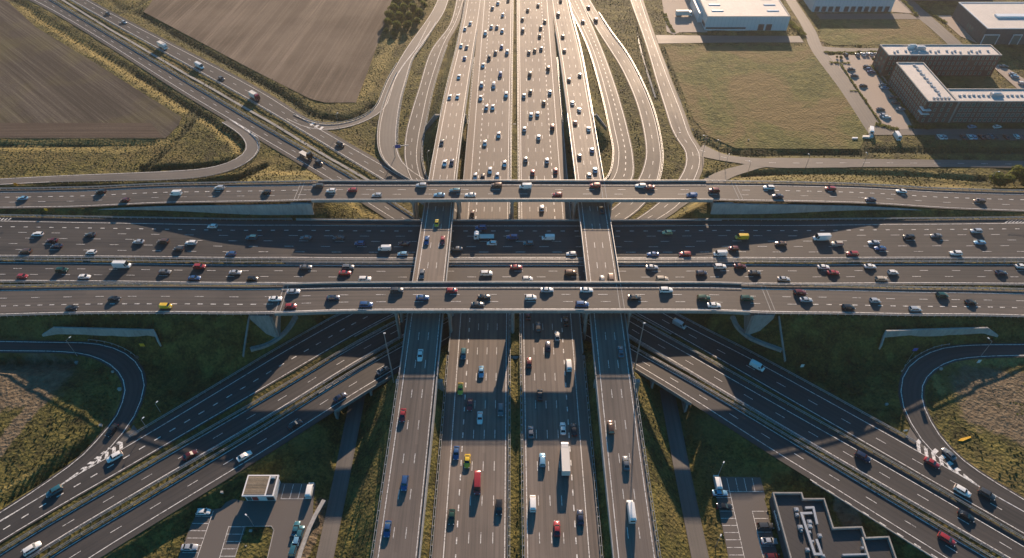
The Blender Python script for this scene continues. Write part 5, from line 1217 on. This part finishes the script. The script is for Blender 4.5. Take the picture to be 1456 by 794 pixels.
# white warehouse
wh = block('warehouse', 128.8, 183.5, 439, 520, G0, 5.3, 'clad_white', 'large white warehouse with pale roof and rows of rooflights', 'warehouse', par=.35, pt=.6)
b = MB(); b.box(.4, 27, -.05, .05, 1.0, 2.2); b.build('window_band', M['door_dark'], wh)
for i in range(2): b = MB(); b.box(-1.9, 1.9, -.08, .06, 0, 4.2); b.build('loading_door', M['door_dark'], wh, (37.0+i*5.2, 0, .1))
b = MB(); b.box(-.08, .06, 2, 10, 1, 3.4); b.build('side_door', M['door_dark'], wh)
for xx in (8.5, 45.5):
    for j in range(7):
        b = MB(); b.box(-4, 4, -.9, .9, 0, .45, top=(.96, .6)); b.build('rooflight', M['sky_light'], wh, (xx-(.6*j if xx < 20 else -.4*j)*.3, 9+j*9.5, 9.36))
b = MB(); b.box(-2.5, 0, 12, 40, 0, 6.5); b.build('annexe', M['clad_white'], wh)
tr_, tused = proto('lorry')
o = vehicle('lorry', 'white', 118.5, 461, -3.83, 0.02, 'yard beside the white warehouse', 'x'); o['label'] = 'white lorry parked in the sunny yard beside the white warehouse'; o['group'] = 'vehicles parked in the warehouse yard'
b = MB(); 
for i in range(3): b.box(-7+i*4.8, -3+i*4.8, -3, 3, 0, 3.2, top=(.97, .95))
o = b.build('storage_tent', M['tarp'], None, (112, 449, -3.85)) if False else None
# second white building with loading docks
w2 = block('distribution_hall', 209.5, 264.5, 468, 540, G0, 4.4, 'clad_white', 'white distribution hall with a row of dark loading docks', 'warehouse', par=.35, pt=.6)
for i in range(11):
    b = MB(); b.box(-1.5, 1.5, -.3, .05, 0, 3.6); o = b.build('dock_door', M['door_dark'], w2, (3.0+i*4.7+(1.5 if i > 3 else 0), 0, .2))
# dark industrial hall at the right edge
w3 = block('industrial_hall', 303, 370, 419, 459, G0, 6.2, 'panel_dark', 'dark grey industrial hall with pale roof and white framed entrance', 'warehouse', par=.5, pt=.6, parm='frame_white')
for x_ in (3.5, 22, 40):
    b = MB(); w__ = 9 if x_ < 5 else 5
    b.box(x_-3.2, x_-3.2+w__, -.12, .06, .2, 6.2); b.build('window', M['window_glass'], w3)
    b = MB(); b.box(x_-3.6, x_-3.2+w__+.4, -.5, .05, 6.2, 6.7); b.box(x_-3.6, x_-3.2, -.5, .05, 0, 6.2); b.box(x_-3.2+w__, x_-2.8+w__, -.5, .05, 0, 6.2); b.build('window_frame', M['frame_white'], w3)
for j in range(3): window(w3, 0, 14+j*3, 2, 1.2, 3.0, 'W', False)
b = MB(); b.box(14, 44, 16, 20, 10.26, 11.4); b.build('rooflight', M['sky_light'], w3)
w4 = block('industrial_hall', 286, 345, 486, 560, G0, 4, 'panel_dark', 'grey hall with windows at the top edge of the photo', 'warehouse', roof='roof_pale')
for i in range(16): window(w4, 2+i*3.4, 0, 3, 2, 2.4, 'S', False)
# little kiosk at the lower left
kz = -5.2
ks = empty('kiosk', (-85.3, 104.3, kz)); tag(ks, 'small kiosk with slatted roof and white rim in the lower left car park', 'kiosk')
b = MB(); b.box(0, 9.4, 0, 6.4, 0, 3.7); b.build('wall', M['clad_white'], ks)
M['roof_slat'] = soil('weathered_roof', (.16, .135, .10), (.26, .22, .165), (.34, .29, .22), 0, 1.2)
b = MB(); b.box(-.35, 9.75, -.6, 6.75, 3.7, 4.35); b.build('fascia', M['frame_white'], ks)
b = MB(); b.box(.1, 6.8, -.2, 6.3, 4.35, 4.42); b.build('roof', M['roof_slat'], ks); b = MB(); b.box(7.3, 9.3, -.2, 6.3, 4.35, 4.42); b.build('roof', M['roof_dark'], ks)
roof_unit(ks, 8.3, 5.6, 4.42, 1.4, .9, .6)
for (x0, x1, m_) in ((.5, 1.9, 'window_glass'), (2.2, 4.0, 'red'), (4.3, 6.6, 'frame_white'), (6.9, 9.1, 'door_dark')):
    b = MB(); b.box(x0, x1, -.1, .06, .4, 3.2); b.build('shop_front', M[m_], ks)
# flat-roofed restaurant at the lower right
zr = -.4
def pr(px_, py_, z=zr): return P(px_, py_, z)
outline = [pr(1099, 702), pr(1139, 702), pr(1141.5, 710.5), pr(1171, 710.5), pr(1184, 752), pr(1224.5, 750.5), pr(1230, 766), pr(1262.7, 764.5), pr(1292, 850), pr(1139, 850)]
# square it up into world-aligned edges
xs0 = outline[0][0]; ox_, oy_ = xs0, 92.0
rt = empty('restaurant_building', (ox_, oy_, -5.2)); tag(rt, 'flat-roofed dark restaurant with raised parapets and ducts at lower right', 'restaurant')
h_r = 4.8
ring = [(p[0]-ox_, p[1]-oy_) for p in outline]
ar = sum(ring[i][0]*ring[(i+1) % len(ring)][1]-ring[(i+1) % len(ring)][0]*ring[i][1] for i in range(len(ring)))
if ar < 0: ring = ring[::-1]
b = MB(); n = len(ring); 
for i in range(n):
    a, c = ring[i], ring[(i+1) % n]; b.poly([(a[0], a[1], -.5), (c[0], c[1], -.5), (c[0], c[1], h_r-.6), (a[0], a[1], h_r-.6)])
b.build('wall', M['panel_dark'], rt)
b = MB(); b.poly([(p[0], p[1], h_r-.6) for p in ring]); o = b.build('roof', M['roof_dark'], rt); bm = bmesh.new(); bm.from_mesh(o.data); bmesh.ops.triangulate(bm, faces=bm.faces); bm.to_mesh(o.data); bm.free()
def par_wall(pts, z0, z1, t=.45, closed=True, m='duct', name='parapet'):
    b = MB(); n = len(pts)
    for i in range(n if closed else n-1):
        a, c = Vector(pts[i]), Vector(pts[(i+1) % n]); d = (c-a); L_ = d.length; d.normalize(); mm = (a+c)/2
        b.obox((mm.x, mm.y), (d.x, d.y), L_/2+(t/2 if i % 2 else -t/2+.003), t/2, z0, z1)
    return b.build(name, M[m], rt)
par_wall(ring, h_r-.62, h_r+.55, m='concrete')
par_wall([(pr(1225, 764)[0]-ox_, pr(1225, 764)[1]-oy_), (pr(1252, 850)[0]-ox_, pr(1252, 850)[1]-oy_)], h_r-.6, h_r+.6, .5, False, 'concrete_pale')
par_wall([(pr(1196, 790)[0]-ox_, pr(1196, 790)[1]-oy_), (pr(1234, 789)[0]-ox_, pr(1234, 789)[1]-oy_)], h_r-.6, h_r+.5, .5, False, 'duct')
def rp(zx, zy): q = pr(1000+zx/4.853, 660+zy/4.853, zr+.6); return (q[0]-ox_, q[1]-oy_)
def duct(pts, wd=.75, z0=h_r-.2, hh=.75, name='duct'):
    b = MB()
    for i in range(len(pts)-1):
        a, c = Vector(rp(*pts[i])), Vector(rp(*pts[i+1])); d = c-a; L_ = d.length; d.normalize(); mm = (a+c)/2
        b.obox((mm.x, mm.y), (d.x, d.y), L_/2+wd/2-(.004*i), wd/2-.003*i, z0, z0+hh-.01*i)
    b.build(name, M['duct'], rt)
duct([(678, 338), (770, 620), (818, 620), (785, 525)]); duct([(678, 338), (745, 335)], .7, h_r-.2, .65); duct([(712, 300), (760, 298), (785, 405)], .7)
for zx, zy, s_ in ((645, 310, 1.3), (650, 345, 1.0), (672, 432, 1.4), (735, 395, 1.3), (738, 425, 1.3), (735, 465, .9), (806, 490, 1.2), (722, 587, 1.1), (757, 530, .8), (830, 630, 1.0), (680, 455, .7), (1102, 575, .8)):
    q = rp(zx, zy); roof_unit(rt, q[0], q[1], h_r-.6, s_, s_*.9, 1.0+s_*.2)
sg = MB(); 
for i in range(9):
    a = Vector((pr(1000+493/4.853, 660+318/4.853, -1.2)[0]-ox_-.32, 0)); y_ = np.interp(i, [0, 8], [pr(0, 660+318/4.853, -1.2)[1]-oy_, pr(0, 660+450/4.853, -2)[1]-oy_]); xw = np.interp(y_, [ring[0][1], ring[0][1]-20][::-1], [0, 0])
    px_l = pr(1099, 702)[0]-ox_
    t = (outline[0][1]-oy_-y_)/(outline[0][1]-outline[-1][1]); xl = t*(outline[-1][0]-outline[0][0])
    sg.box(xl-.42, xl-.26, y_-.28, y_+.22, 2.6, 3.6 - (.25 if i % 3 == 1 else 0))
sg.build('sign_lettering', M['frame_white'], rt)
# stall lines of the car parks
def lines_px(segs, z, w_=.16):
    b = MB()
    for (x0, y0), (x1, y1) in segs:
        p, q = Vector(P(x0, y0, z)), Vector(P(x1, y1, z)); d = (q-p).normalized(); n_ = Vector((-d.y, d.x))*w_/2
        b.poly([(p.x-n_.x, p.y-n_.y, z+.012), (q.x-n_.x, q.y-n_.y, z+.012), (q.x+n_.x, q.y+n_.y, z+.012), (p.x+n_.x, p.y+n_.y, z+.012)])
    o = b.build('parking_lines', M['paint']); fix_up(o.data); tag(o, kind='structure')
XV = lambda a, b_: (240+a/5.925, 660+b_/5.925); YV = lambda a, b_: (1000+a/4.853, 660+b_/4.853)
sg_ = [(XV(375, 395), XV(215, 860))]
for i in range(8): y_ = 440+i*61.5; xe = 375-(y_-395)*.344; sg_.append((XV(xe, y_), XV(xe-140, y_-1)))
sg_ += [(XV(505, 525), XV(405, 870))]
for i in range(6): y_ = 529+i*62; xe = 505-(y_-525)*.29; sg_.append((XV(xe, y_), XV(xe+142, y_)))
sg_ += [(XV(945, 293), XV(1190, 293)), (XV(945, 293), XV(978, 172)), (XV(1018, 293), XV(1050, 172)), (XV(1088, 293), XV(1120, 172)), (XV(1160, 293), XV(1190, 172))]
lines_px(sg_, -5.2)
sg_ = [(YV(162, 98), YV(300, 720)), (YV(338, 325), YV(432, 720)), (YV(175, 190), YV(415, 190)), (YV(338, 326), YV(440, 326))]
for x_ in (222, 280, 337): sg_.append((YV(x_, 98), YV(x_+20, 189)))
for y_ in (183, 232, 325, 375, 424, 473, 523, 576, 628, 680): sg_.append((YV(162+(y_-98)*.222-102, y_), YV(162+(y_-98)*.222, y_)))
for y_ in (376, 470, 518, 566, 624, 680): sg_.append((YV(338+(y_-325)*.238, y_), YV(338+(y_-325)*.238+95, y_)))
lines_px(sg_, -5.2)
isl = flat_poly('grass_island', [(350, 749.5), (386, 749.5), (388, 754.5), (376, 810), (330, 810), (334, 793)], -5.13, M['grass'])
b = MB(); k_pts = [(334, 793), (347.5, 748.8), (386, 748.4), (389.6, 754), (379, 800)]
W_ = [P(*p, -5.15) for p in k_pts]
o = wall_along([(a, c, -5.2) for a, c in W_], 0, .16, .22, 'kerb', M['concrete_pale']); tag(o, 'pale kerb round the grass island in the lower left car park', 'kerb')
o = wall_along([(a, c, -5.3) for a, c in [P(*p, -5.3) for p in [(461, 712), (449, 733), (440, 752), (428, 785), (420, 815)]]], 0, .5, 1.3, 'low_wall', M['concrete_pale']); tag(o, 'pale low concrete wall running down the right side of the lower left car park', 'low wall')
# hedge strips of the office car park
# ------------------------------------------------------------------ plants
def leafmat(name, a, b_, c_):
    m = mat(name, a, .75, spec=.25); g = N(m); oi = g.n('ShaderNodeObjectInfo'); o = g.coords('Object'); f = g.noise(o, .9, 3, .7)
    g.l(g.ramp(f, [(.35, a), (.5, b_), (.68, c_)]), g.b.inputs['Base Color'])
    tr = g.n('ShaderNodeBsdfTranslucent'); mx = g.n('ShaderNodeMixShader'); mx.inputs[0].default_value = .45
    hs = g.n('ShaderNodeHueSaturation'); hs.inputs['Value'].default_value = 2.2; g.l(g.b.inputs['Base Color'].links[0].from_socket, hs.inputs['Color']); g.l(hs.outputs[0], tr.inputs[0])
    g.l(g.b.outputs[0], mx.inputs[1]); g.l(tr.outputs[0], mx.inputs[2]); g.l(mx.outputs[0], g.t.nodes['Material Output'].inputs[0])
    return m
M['leaf'] = leafmat('leaves', (.030, .045, .012), (.070, .088, .022), (.12, .125, .035))
M['leaf_pale'] = leafmat('pale_leaves', (.045, .055, .016), (.09, .095, .03), (.15, .14, .045))
def crown_mesh(name, r, h, n, leaf, seed, m, lobes=5):
    g = np.random.default_rng(seed); b = MB()
    L_ = [(g.uniform(-.45, .45)*r, g.uniform(-.45, .45)*r, h*g.uniform(.35, .8), r*g.uniform(.42, .68)) for _ in range(lobes)]
    for _ in range(n):
        lx, ly, lz, lr = L_[g.integers(len(L_))]; v = g.normal(size=3); v /= np.linalg.norm(v); q = lr*g.uniform(.62, 1.0)**.6
        p = Vector((lx+v[0]*q, ly+v[1]*q, max(.2, lz+v[2]*q*.85)))
        nrm = (Vector(v)+Vector(g.normal(size=3))*.55).normalized(); t = nrm.orthogonal().normalized(); t.rotate(Matrix.Rotation(g.uniform(0, 6.28), 3, nrm)); u = nrm.cross(t); s = leaf*g.uniform(.6, 1.3)
        b.poly([p-t*s, p-u*s*.6, p+t*s, p+u*s*.6])
    return b.mesh(name, m)
CR = [crown_mesh('crown', 3.6, 7.0, 1500, .42, s, M['leaf'], 6) for s in (1, 2, 3)]
BU = [crown_mesh('foliage', 1.6, 2.2, 700, .26, s, M['leaf'], 4) for s in (4, 5)] 
def trunk_mesh(h):
    b = MB(); b.tube((0, 0, -.5), (0, 0, h*.55), .22, .12, 7)
    for a in range(4):
        q = a*1.6; b.tube((0, 0, h*.35), (math.cos(q)*1.6, math.sin(q)*1.6, h*.72), .09, .04, 5)
    return b.mesh('trunk', M['bark'])
TM = trunk_mesh(7)
def tree(px_, py_, s, label, group, i=0, z=None):
    x_, y_, zg = PG(px_, py_); root = empty('tree', (x_, y_, zg-.1), random.uniform(0, 6)); root.scale = (s, s, s*random.uniform(.85, 1.1)); tag(root, label, 'tree', group)
    for nm, me in (('crown', CR[i % 3]), ('trunk', TM)): o = bpy.data.objects.new(nm, me); COL.objects.link(o); o.parent = root
    return root
def bush(px_, py_, s, label, group, i=0, sz=1):
    x_, y_, zg = PG(px_, py_); o = bpy.data.objects.new('bush', BU[i % 2]); COL.objects.link(o); o.location = (x_, y_, zg-.15); o.scale = (s, s, s*sz); o.rotation_euler = (0, 0, i*1.3); tag(o, label, 'bush', group)
cl = [(553, 40, 1.0), (566, 44, .9), (580, 43, .95), (592, 36, .85), (556, 30, 1.1), (569, 33, 1.15), (582, 31, 1.1), (596, 25, .9), (560, 20, 1.2), (574, 21, 1.15), (588, 19, 1.05), (603, 14, .85), (565, 9, 1.15), (580, 8, 1.2), (596, 6, 1.0), (572, -2, 1.1), (588, -4, 1.1), (549, 48, .6), (561, 53, .55), (604, 3, .8)]
rows_ = sorted(set(c[1] for c in cl), reverse=True)
cl.sort(key=lambda c: -c[1])
for i, (a, c, s) in enumerate(cl):
    tree(a, c, s, f'round leafy tree in the clump beside the pale field, {ORD[i] if i < 16 else ["seventeenth","eighteenth","nineteenth","twentieth"][i-16]} from its near edge', 'trees of the clump beside the pale brown field', i)
for i, (a, c, s, n_) in enumerate([(1413, 262, 1.05, 'leftmost'), (1428, 262, .9, 'second from left'), (1441, 258, 1.15, 'third from left'), (1458, 262, 1.2, 'rightmost')]):
    tree(a, c+3, s*1.25, f'dark bushy tree beside the far flyover at the right edge, {n_} of four', 'bushy trees at the right edge', i)
# hedges of the business park: each hedge strip is one plant mass
def hedge(pts, w_, h_, label, n_per=16, m='leaf', z=None, leaf=.3):
    W_ = catmull([P(*p, -4) for p in pts], 6); W_, L_ = resample(W_, max(3, int(8))); o0 = W_[0]; g = np.random.default_rng(int(L_*10) % 999); b = MB(); n = int(L_*n_per*w_)
    for _ in range(n):
        t = g.random()*(len(W_)-1); i = min(int(t), len(W_)-2); f = t-i; p = W_[i]*(1-f)+W_[i+1]*f; d = W_[i+1]-W_[i]; d /= np.linalg.norm(d)+1e-9; o_ = g.uniform(-1, 1)*w_/2
        hh = h_*(.55+.45*math.sin(t*5.3)*math.cos(t*2.1))*g.random()**.5
        c = Vector((p[0]-d[1]*o_-o0[0], p[1]+d[0]*o_-o0[1], hh)); nrm = Vector(g.normal(size=3)+np.array([0, 0, .8])).normalized(); tt = nrm.orthogonal().normalized(); tt.rotate(Matrix.Rotation(g.uniform(0, 6.28), 3, nrm)); u = nrm.cross(tt); s = leaf*g.uniform(.6, 1.4)
        b.poly([c-tt*s, c-u*s*.7, c+tt*s, c+u*s*.7])
    o = b.build('hedge', M[m], None, (o0[0], o0[1], ground_z(o0[0], o0[1]) if z is None else z)); tag(o, label, 'hedge'); return o
VV = lambda a, b_: (1150+a/5.672, 60+b_/5.672)
hedge([VV(165, 170), VV(330, 175)], 1.6, 1.0, 'low hedge crossing the top of the office car park', z=-3.85)
hedge([VV(255, 185), VV(400, 400), VV(580, 660)], 1.3, .9, 'long low hedge dividing the two rows of the office car park', z=-3.85)
hedge([VV(535, 665), VV(640, 690), VV(720, 712)], 3.6, .8, 'green hedge bed at the near end of the office car park', z=-3.85)
hedge([VV(330, 398), VV(400, 398)], .9, .7, 'short hedge stub reaching left from the dividing hedge', z=-3.85)
hedge([VV(500, 190), VV(600, 320), VV(740, 500), VV(880, 660)], 1.5, .9, 'long hedge between the office car park and the brick wing', z=-3.85)
hedge([VV(120, 85), VV(350, 88), VV(550, 80)], 1.8, 1.0, 'hedge along the lane behind the office car park')
hedge([VV(800, 690), VV(900, 690), VV(1020, 690)], 2.6, 1.2, 'clipped hedge at the foot of the near brick wing', z=-3.95)
hedge([(1075, -10), (1100, 10), (1124, 34), (1143, 52)], 4.0, 1.8, 'bushy strip between the white warehouse and the local road')
hedge([(1274, -5), (1290, 8), (1304, 24)], 2.5, 1.6, 'bushy strip right of the distribution hall')
hedge([(1310, 10), (1330, 24), (1345, 33)], 2.5, 1.0, 'bushy strip left of the dark industrial hall')
hedge([(945, 20), (950, 34), (958, 47)], 2.6, .8, 'bushes along the local road by the warehouse yard')
for i, (a, c, s) in enumerate([(1220, 70, 1.2), (1196, 84, .9), (1242, 88, 1.1), (1316, 184, 1.2), (1189, 83, .7)]):
    bush(a, c, s, f'small round shrub near the office car park, {ORD[i]} of five clockwise', 'shrubs near the office', i)
# dark thicket at the lower left edge
hedge([(-12, 575), (8, 582), (16, 600), (6, 622), (-14, 640)], 11, 2.2, 'dark thicket at the left edge beside the dirt track', 9, z=-5.1, leaf=.45)
hedge([(1470, 560), (1452, 578), (1462, 600)], 9, 1.8, 'dark thicket at the right edge beyond the sandy patch', 9, z=-4, leaf=.45)

# ------------------------------------------------------------------ street furniture
LAMPM = mat('lamp_head', (.75, .76, .77), .4)
def lamp_post(px_, py_, h, label, arm=1.2, ang=0, group='lamp posts', ball=False, zz=None):
    if zz is None: x_, y_, z_ = PG(px_, py_)
    else: x_, y_ = P(px_, py_, zz); z_ = zz
    root = empty('lamp_post', (x_, y_, z_), ang); tag(root, label, 'lamp post', group)
    b = MB(); b.tube((0, 0, -.3), (0, 0, h), .13 if h < 20 else .28, .07 if h < 20 else .14, 8); b.build('pole', M['steel'], root)
    if arm: b = MB(); b.tube((0, 0, h-.1), (arm, 0, h+.15), .05, .04, 6); b.build('arm', M['steel'], root)
    b = MB(); b.box(arm-.25, arm+.55, -.2, .2, h+.08, h+.25, top=(.9, .8)); b.build('lamp_head', LAMPM, root)
lamp_post(560.5, 545, 27, 'very tall lighting mast beside the left raised road', 0)
lamp_post(901, 530, 27, 'very tall lighting mast beside the right raised road', 0)
lamp_post(109.5, 506, 9, 'lamp post standing over the lower left loop', 1.5, 1.0)
lamp_post(1393.6, 508, 9, 'lamp post standing over the lower right loop', 1.5, 2.0)
lamp_post(998, 224, 13, 'tall lamp post in the dark hedge line by the road junction', 1.5, 3)
lamp_post(1021, 213, 6, 'short lamp post by the ditch of the meadow', 1, 3)
lamp_post(961, 203, 6, 'lamp post on the grass left of the road junction', 1, 0)
lamp_post(1403, 266, 9, 'lamp post beside the far flyover at the right edge', 1.2, 0)
lamp_post(360.7, 748, 6, 'lamp post at the corner of the grass island', 1, 2.5)
lamp_post(1020.7, 677, 7, 'lamp post at the top of the lower right car park', 1, 1)
lamp_post(1017, 778, 6, 'lamp post left of the lower right car park', 1, 1)
lamp_post(1030.5, 240, 8, 'lamp post between the two branches of the road junction', 1, 1)
lamp_post(1062, 250, 8, 'lamp post on the bank below the road junction', 1, 2)
lamp_post(1226, 238, 8, 'lamp post beside the local road, beyond the far flyover', 1, 2)
lamp_post(1145, 240, 8, 'lamp post beside the local road above the right approach', 1, 2)
lamp_post(209, 609, 5, 'small lamp post on the grass between lower left loop and guardrail', .7, 1)
lamp_post(228, 586, 5, 'small lamp post in the dark grass right of the lower left loop', .7, 1)
lamp_post(483, 188, 11, 'lamp post on the slip road bend at upper left', 1, 1)
lamp_post(610, 240, 10, 'lamp post under the grassy bank left of the left raised road', 1, 1)
def gantry(px_, py_, label):
    x_, y_, z_ = PG(px_, py_); root = empty('sign_gantry', (x_, y_, z_), .15); tag(root, label, 'sign gantry')
    b = MB(); b.tube((0, 0, -.3), (0, 0, 7), .18, .14, 8); b.build('post', M['steel'], root)
    b = MB(); b.box(-.3, 7.5, -.15, .15, 6.5, 6.9); b.build('beam', M['steel'], root)
    b = MB(); b.box(.6, 3.4, -.25, -.17, 5.6, 7.6); b.build('sign_panel', M['blue_sign'], root); b = MB(); b.box(.5, 3.5, -.168, -.1, 5.5, 7.7); b.build('sign_back', M['steel'], root)
gantry(562, 224, 'sign gantry over the curving slip road left of the motorway')
def sign(px_, py_, h, w_, hh, m, label, ang=0, zz=None):
    x_, y_, z_ = PG(px_, py_)
    if zz is not None: x_, y_ = P(px_, py_, zz); z_ = zz
    root = empty('road_sign', (x_, y_, z_), ang); tag(root, label, 'road sign')
    b = MB(); b.tube((0, 0, -.3), (0, 0, h), .05, .05, 6); b.build('post', M['steel'], root)
    b = MB(); b.box(-w_/2, w_/2, -.08, -.03, h-hh, h); b.build('sign_panel', M[m], root)
sign(1289, 516, 8.5, 1.6, 1.6, 'blue_sign', 'tall blue sign on a leaning pole beside the lower right loop')
sign(204, 494, 2.2, 1.8, 1.6, 'yellow', 'yellow marker sign on the dark slope right of the lower left wall')
sign(68, 314 - 11.5, 2.5, 1.4, 1.4, 'yellow', 'yellow round marker below the far flyover at left')
sign(24.5, 266, 2.4, 1.6, 1.6, 'yellow', 'yellow marker above the far flyover at left')
sign(197, 512, 2.5, 1.6, 1.3, 'steel_dark', 'grey sign beside the outside of the lower left loop')
sign(1389, 518, 2.6, 1.2, 1.8, 'frame_white', 'white narrow board on the inside of the lower right loop')
sign(1139.5, 523, 2.0, 1.2, 1.6, 'frame_white', 'white box on the dark grass above the right diagonal', 0)
sign(1284, 617, 2.5, 1.3, .9, 'frame_white', 'white road sign at the nose of the lower right loop')
# white electrical cabinets and boulders seen as small pale things on the grass
def cabinet(px_, py_, w_, h_, label, m='frame_white'):
    x_, y_, z_ = PG(px_, py_); b = MB(); b.box(-w_/2, w_/2, -w_*.35, w_*.35, -.2, h_); b.box(-w_*.55, w_*.55, -w_*.4, w_*.4, h_, h_+.1); o = b.build('utility_cabinet', M[m], None, (x_, y_, z_)); tag(o, label, 'utility cabinet', 'small cabinets on the grass')
for a, c, w_, l_ in ((110, 517, 1.3, 'white cabinet inside the lower left loop near its straight part'), (161, 530, .9, 'small white cabinet inside the lower left loop near the top of its bend'), (171, 555, 1.3, 'white cabinet inside the lower left loop at the middle of its bend'), (144, 606, 1.1, 'small white cabinet inside the lower left loop near the guardrail'), (1260, 576, 1.0, 'lone white cabinet on the dark grass left of the lower right loop'), (1337, 526, 1.1, 'pale cabinet just inside the lower right loop'), (316, 701, .9, 'small pale cabinet on the grass left of the kiosk'), (357, 756, 1.0, 'pale round cabinet on the grass island'), (350, 777, .5, 'tiny pale cabinet on the grass island'), (1064, 200, .8, 'pale cabinet at the meadow edge beyond the ditch')):
    cabinet(a, c, w_*.85, w_*.7, l_, 'concrete_pale')
def slab(px_list, z, h, name, label, m, cat):
    pts = [P(*p, z) for p in px_list]; o0 = pts[0]; b = MB(); b.loft([[(p[0]-o0[0], p[1]-o0[1], -.5) for p in pts], [(p[0]-o0[0], p[1]-o0[1], h) for p in pts]]); o = b.build(name, M[m], None, (*o0, z)); recalc(o.data); tag(o, label, cat)
slab([(21, 592), (24, 583), (29, 578), (38, 578.5), (36, 585), (28, 596)], -5.1, .6, 'rubble_heap', 'pale heap of rubble beside the dirt track at the left edge', 'concrete_pale', 'rubble heap')
slab([(1361, 628), (1366, 624.5), (1379, 621.5), (1380, 623.5), (1368, 628.5)], -2.6, .5, 'tarpaulin', 'orange tarpaulin on the bank inside the lower right loop', 'yellow', 'tarpaulin')
slab([(1226, 194.5), (1241, 194.5), (1241, 197), (1226, 197)], -3.9, .9, 'container', 'pale flat container on the grass by the office lane', 'tarp', 'container')
slab([(1211, 197), (1219, 197), (1219, 198.6), (1211, 198.6)], -3.9, .8, 'container', 'short pale container on the grass left of the office lane', 'frame_white', 'container')
# narrow water canal shining between the local road and the meadow
def water_strip(pts, w_, z, name):
    W_ = catmull([P(*p, z) for p in pts], 8); W_, _ = resample(W_, 40); b = MB()
    T_ = np.gradient(W_, axis=0); T_ /= np.linalg.norm(T_, axis=1)[:, None]
    for i in range(len(W_)-1):
        n0 = np.array([-T_[i][1], T_[i][0]])*w_/2; n1 = np.array([-T_[i+1][1], T_[i+1][0]])*w_/2
        b.poly([(*(W_[i]-n0), z), (*(W_[i+1]-n1), z), (*(W_[i+1]+n1), z), (*(W_[i]+n0), z)])
    o = b.build(name, M['water']); fix_up(o.data); tag(o, kind='structure')
M['water'] = mat('ditch_water', (.02, .025, .02), .12, 0, .8)
water_strip([(888, -8), (905, 48), (916, 90), (924, 114), (932, 139)], 1.1, -4.35, 'water')
water_strip([(937, 68), (946, 92), (963, 134), (976, 168), (985, 186)], .9, -4.35, 'water')
slab([(511, 112), (513, 112), (522, 80), (520, 80)], -4, .25, 'footbridge_plank', 'thin grey plank path beside the pale field', 'concrete', 'plank path') if False else None

# ------------------------------------------------------------------ the air: thin evening haze
b = MB(); b.box(-1400, 1400, -400, 1900, -9, 214)
hz = bpy.data.materials.new('haze'); hz.use_nodes = True; t_ = hz.node_tree; t_.nodes.remove(t_.nodes['Principled BSDF'])
pv = t_.nodes.new('ShaderNodeVolumePrincipled'); pv.inputs['Color'].default_value = (1, .97, .93, 1); pv.inputs['Density'].default_value = .00008; pv.inputs['Anisotropy'].default_value = .7
t_.links.new(pv.outputs[0], t_.nodes['Material Output'].inputs['Volume'])
o = b.build('haze', hz); recalc(o.data); tag(o, kind='stuff')
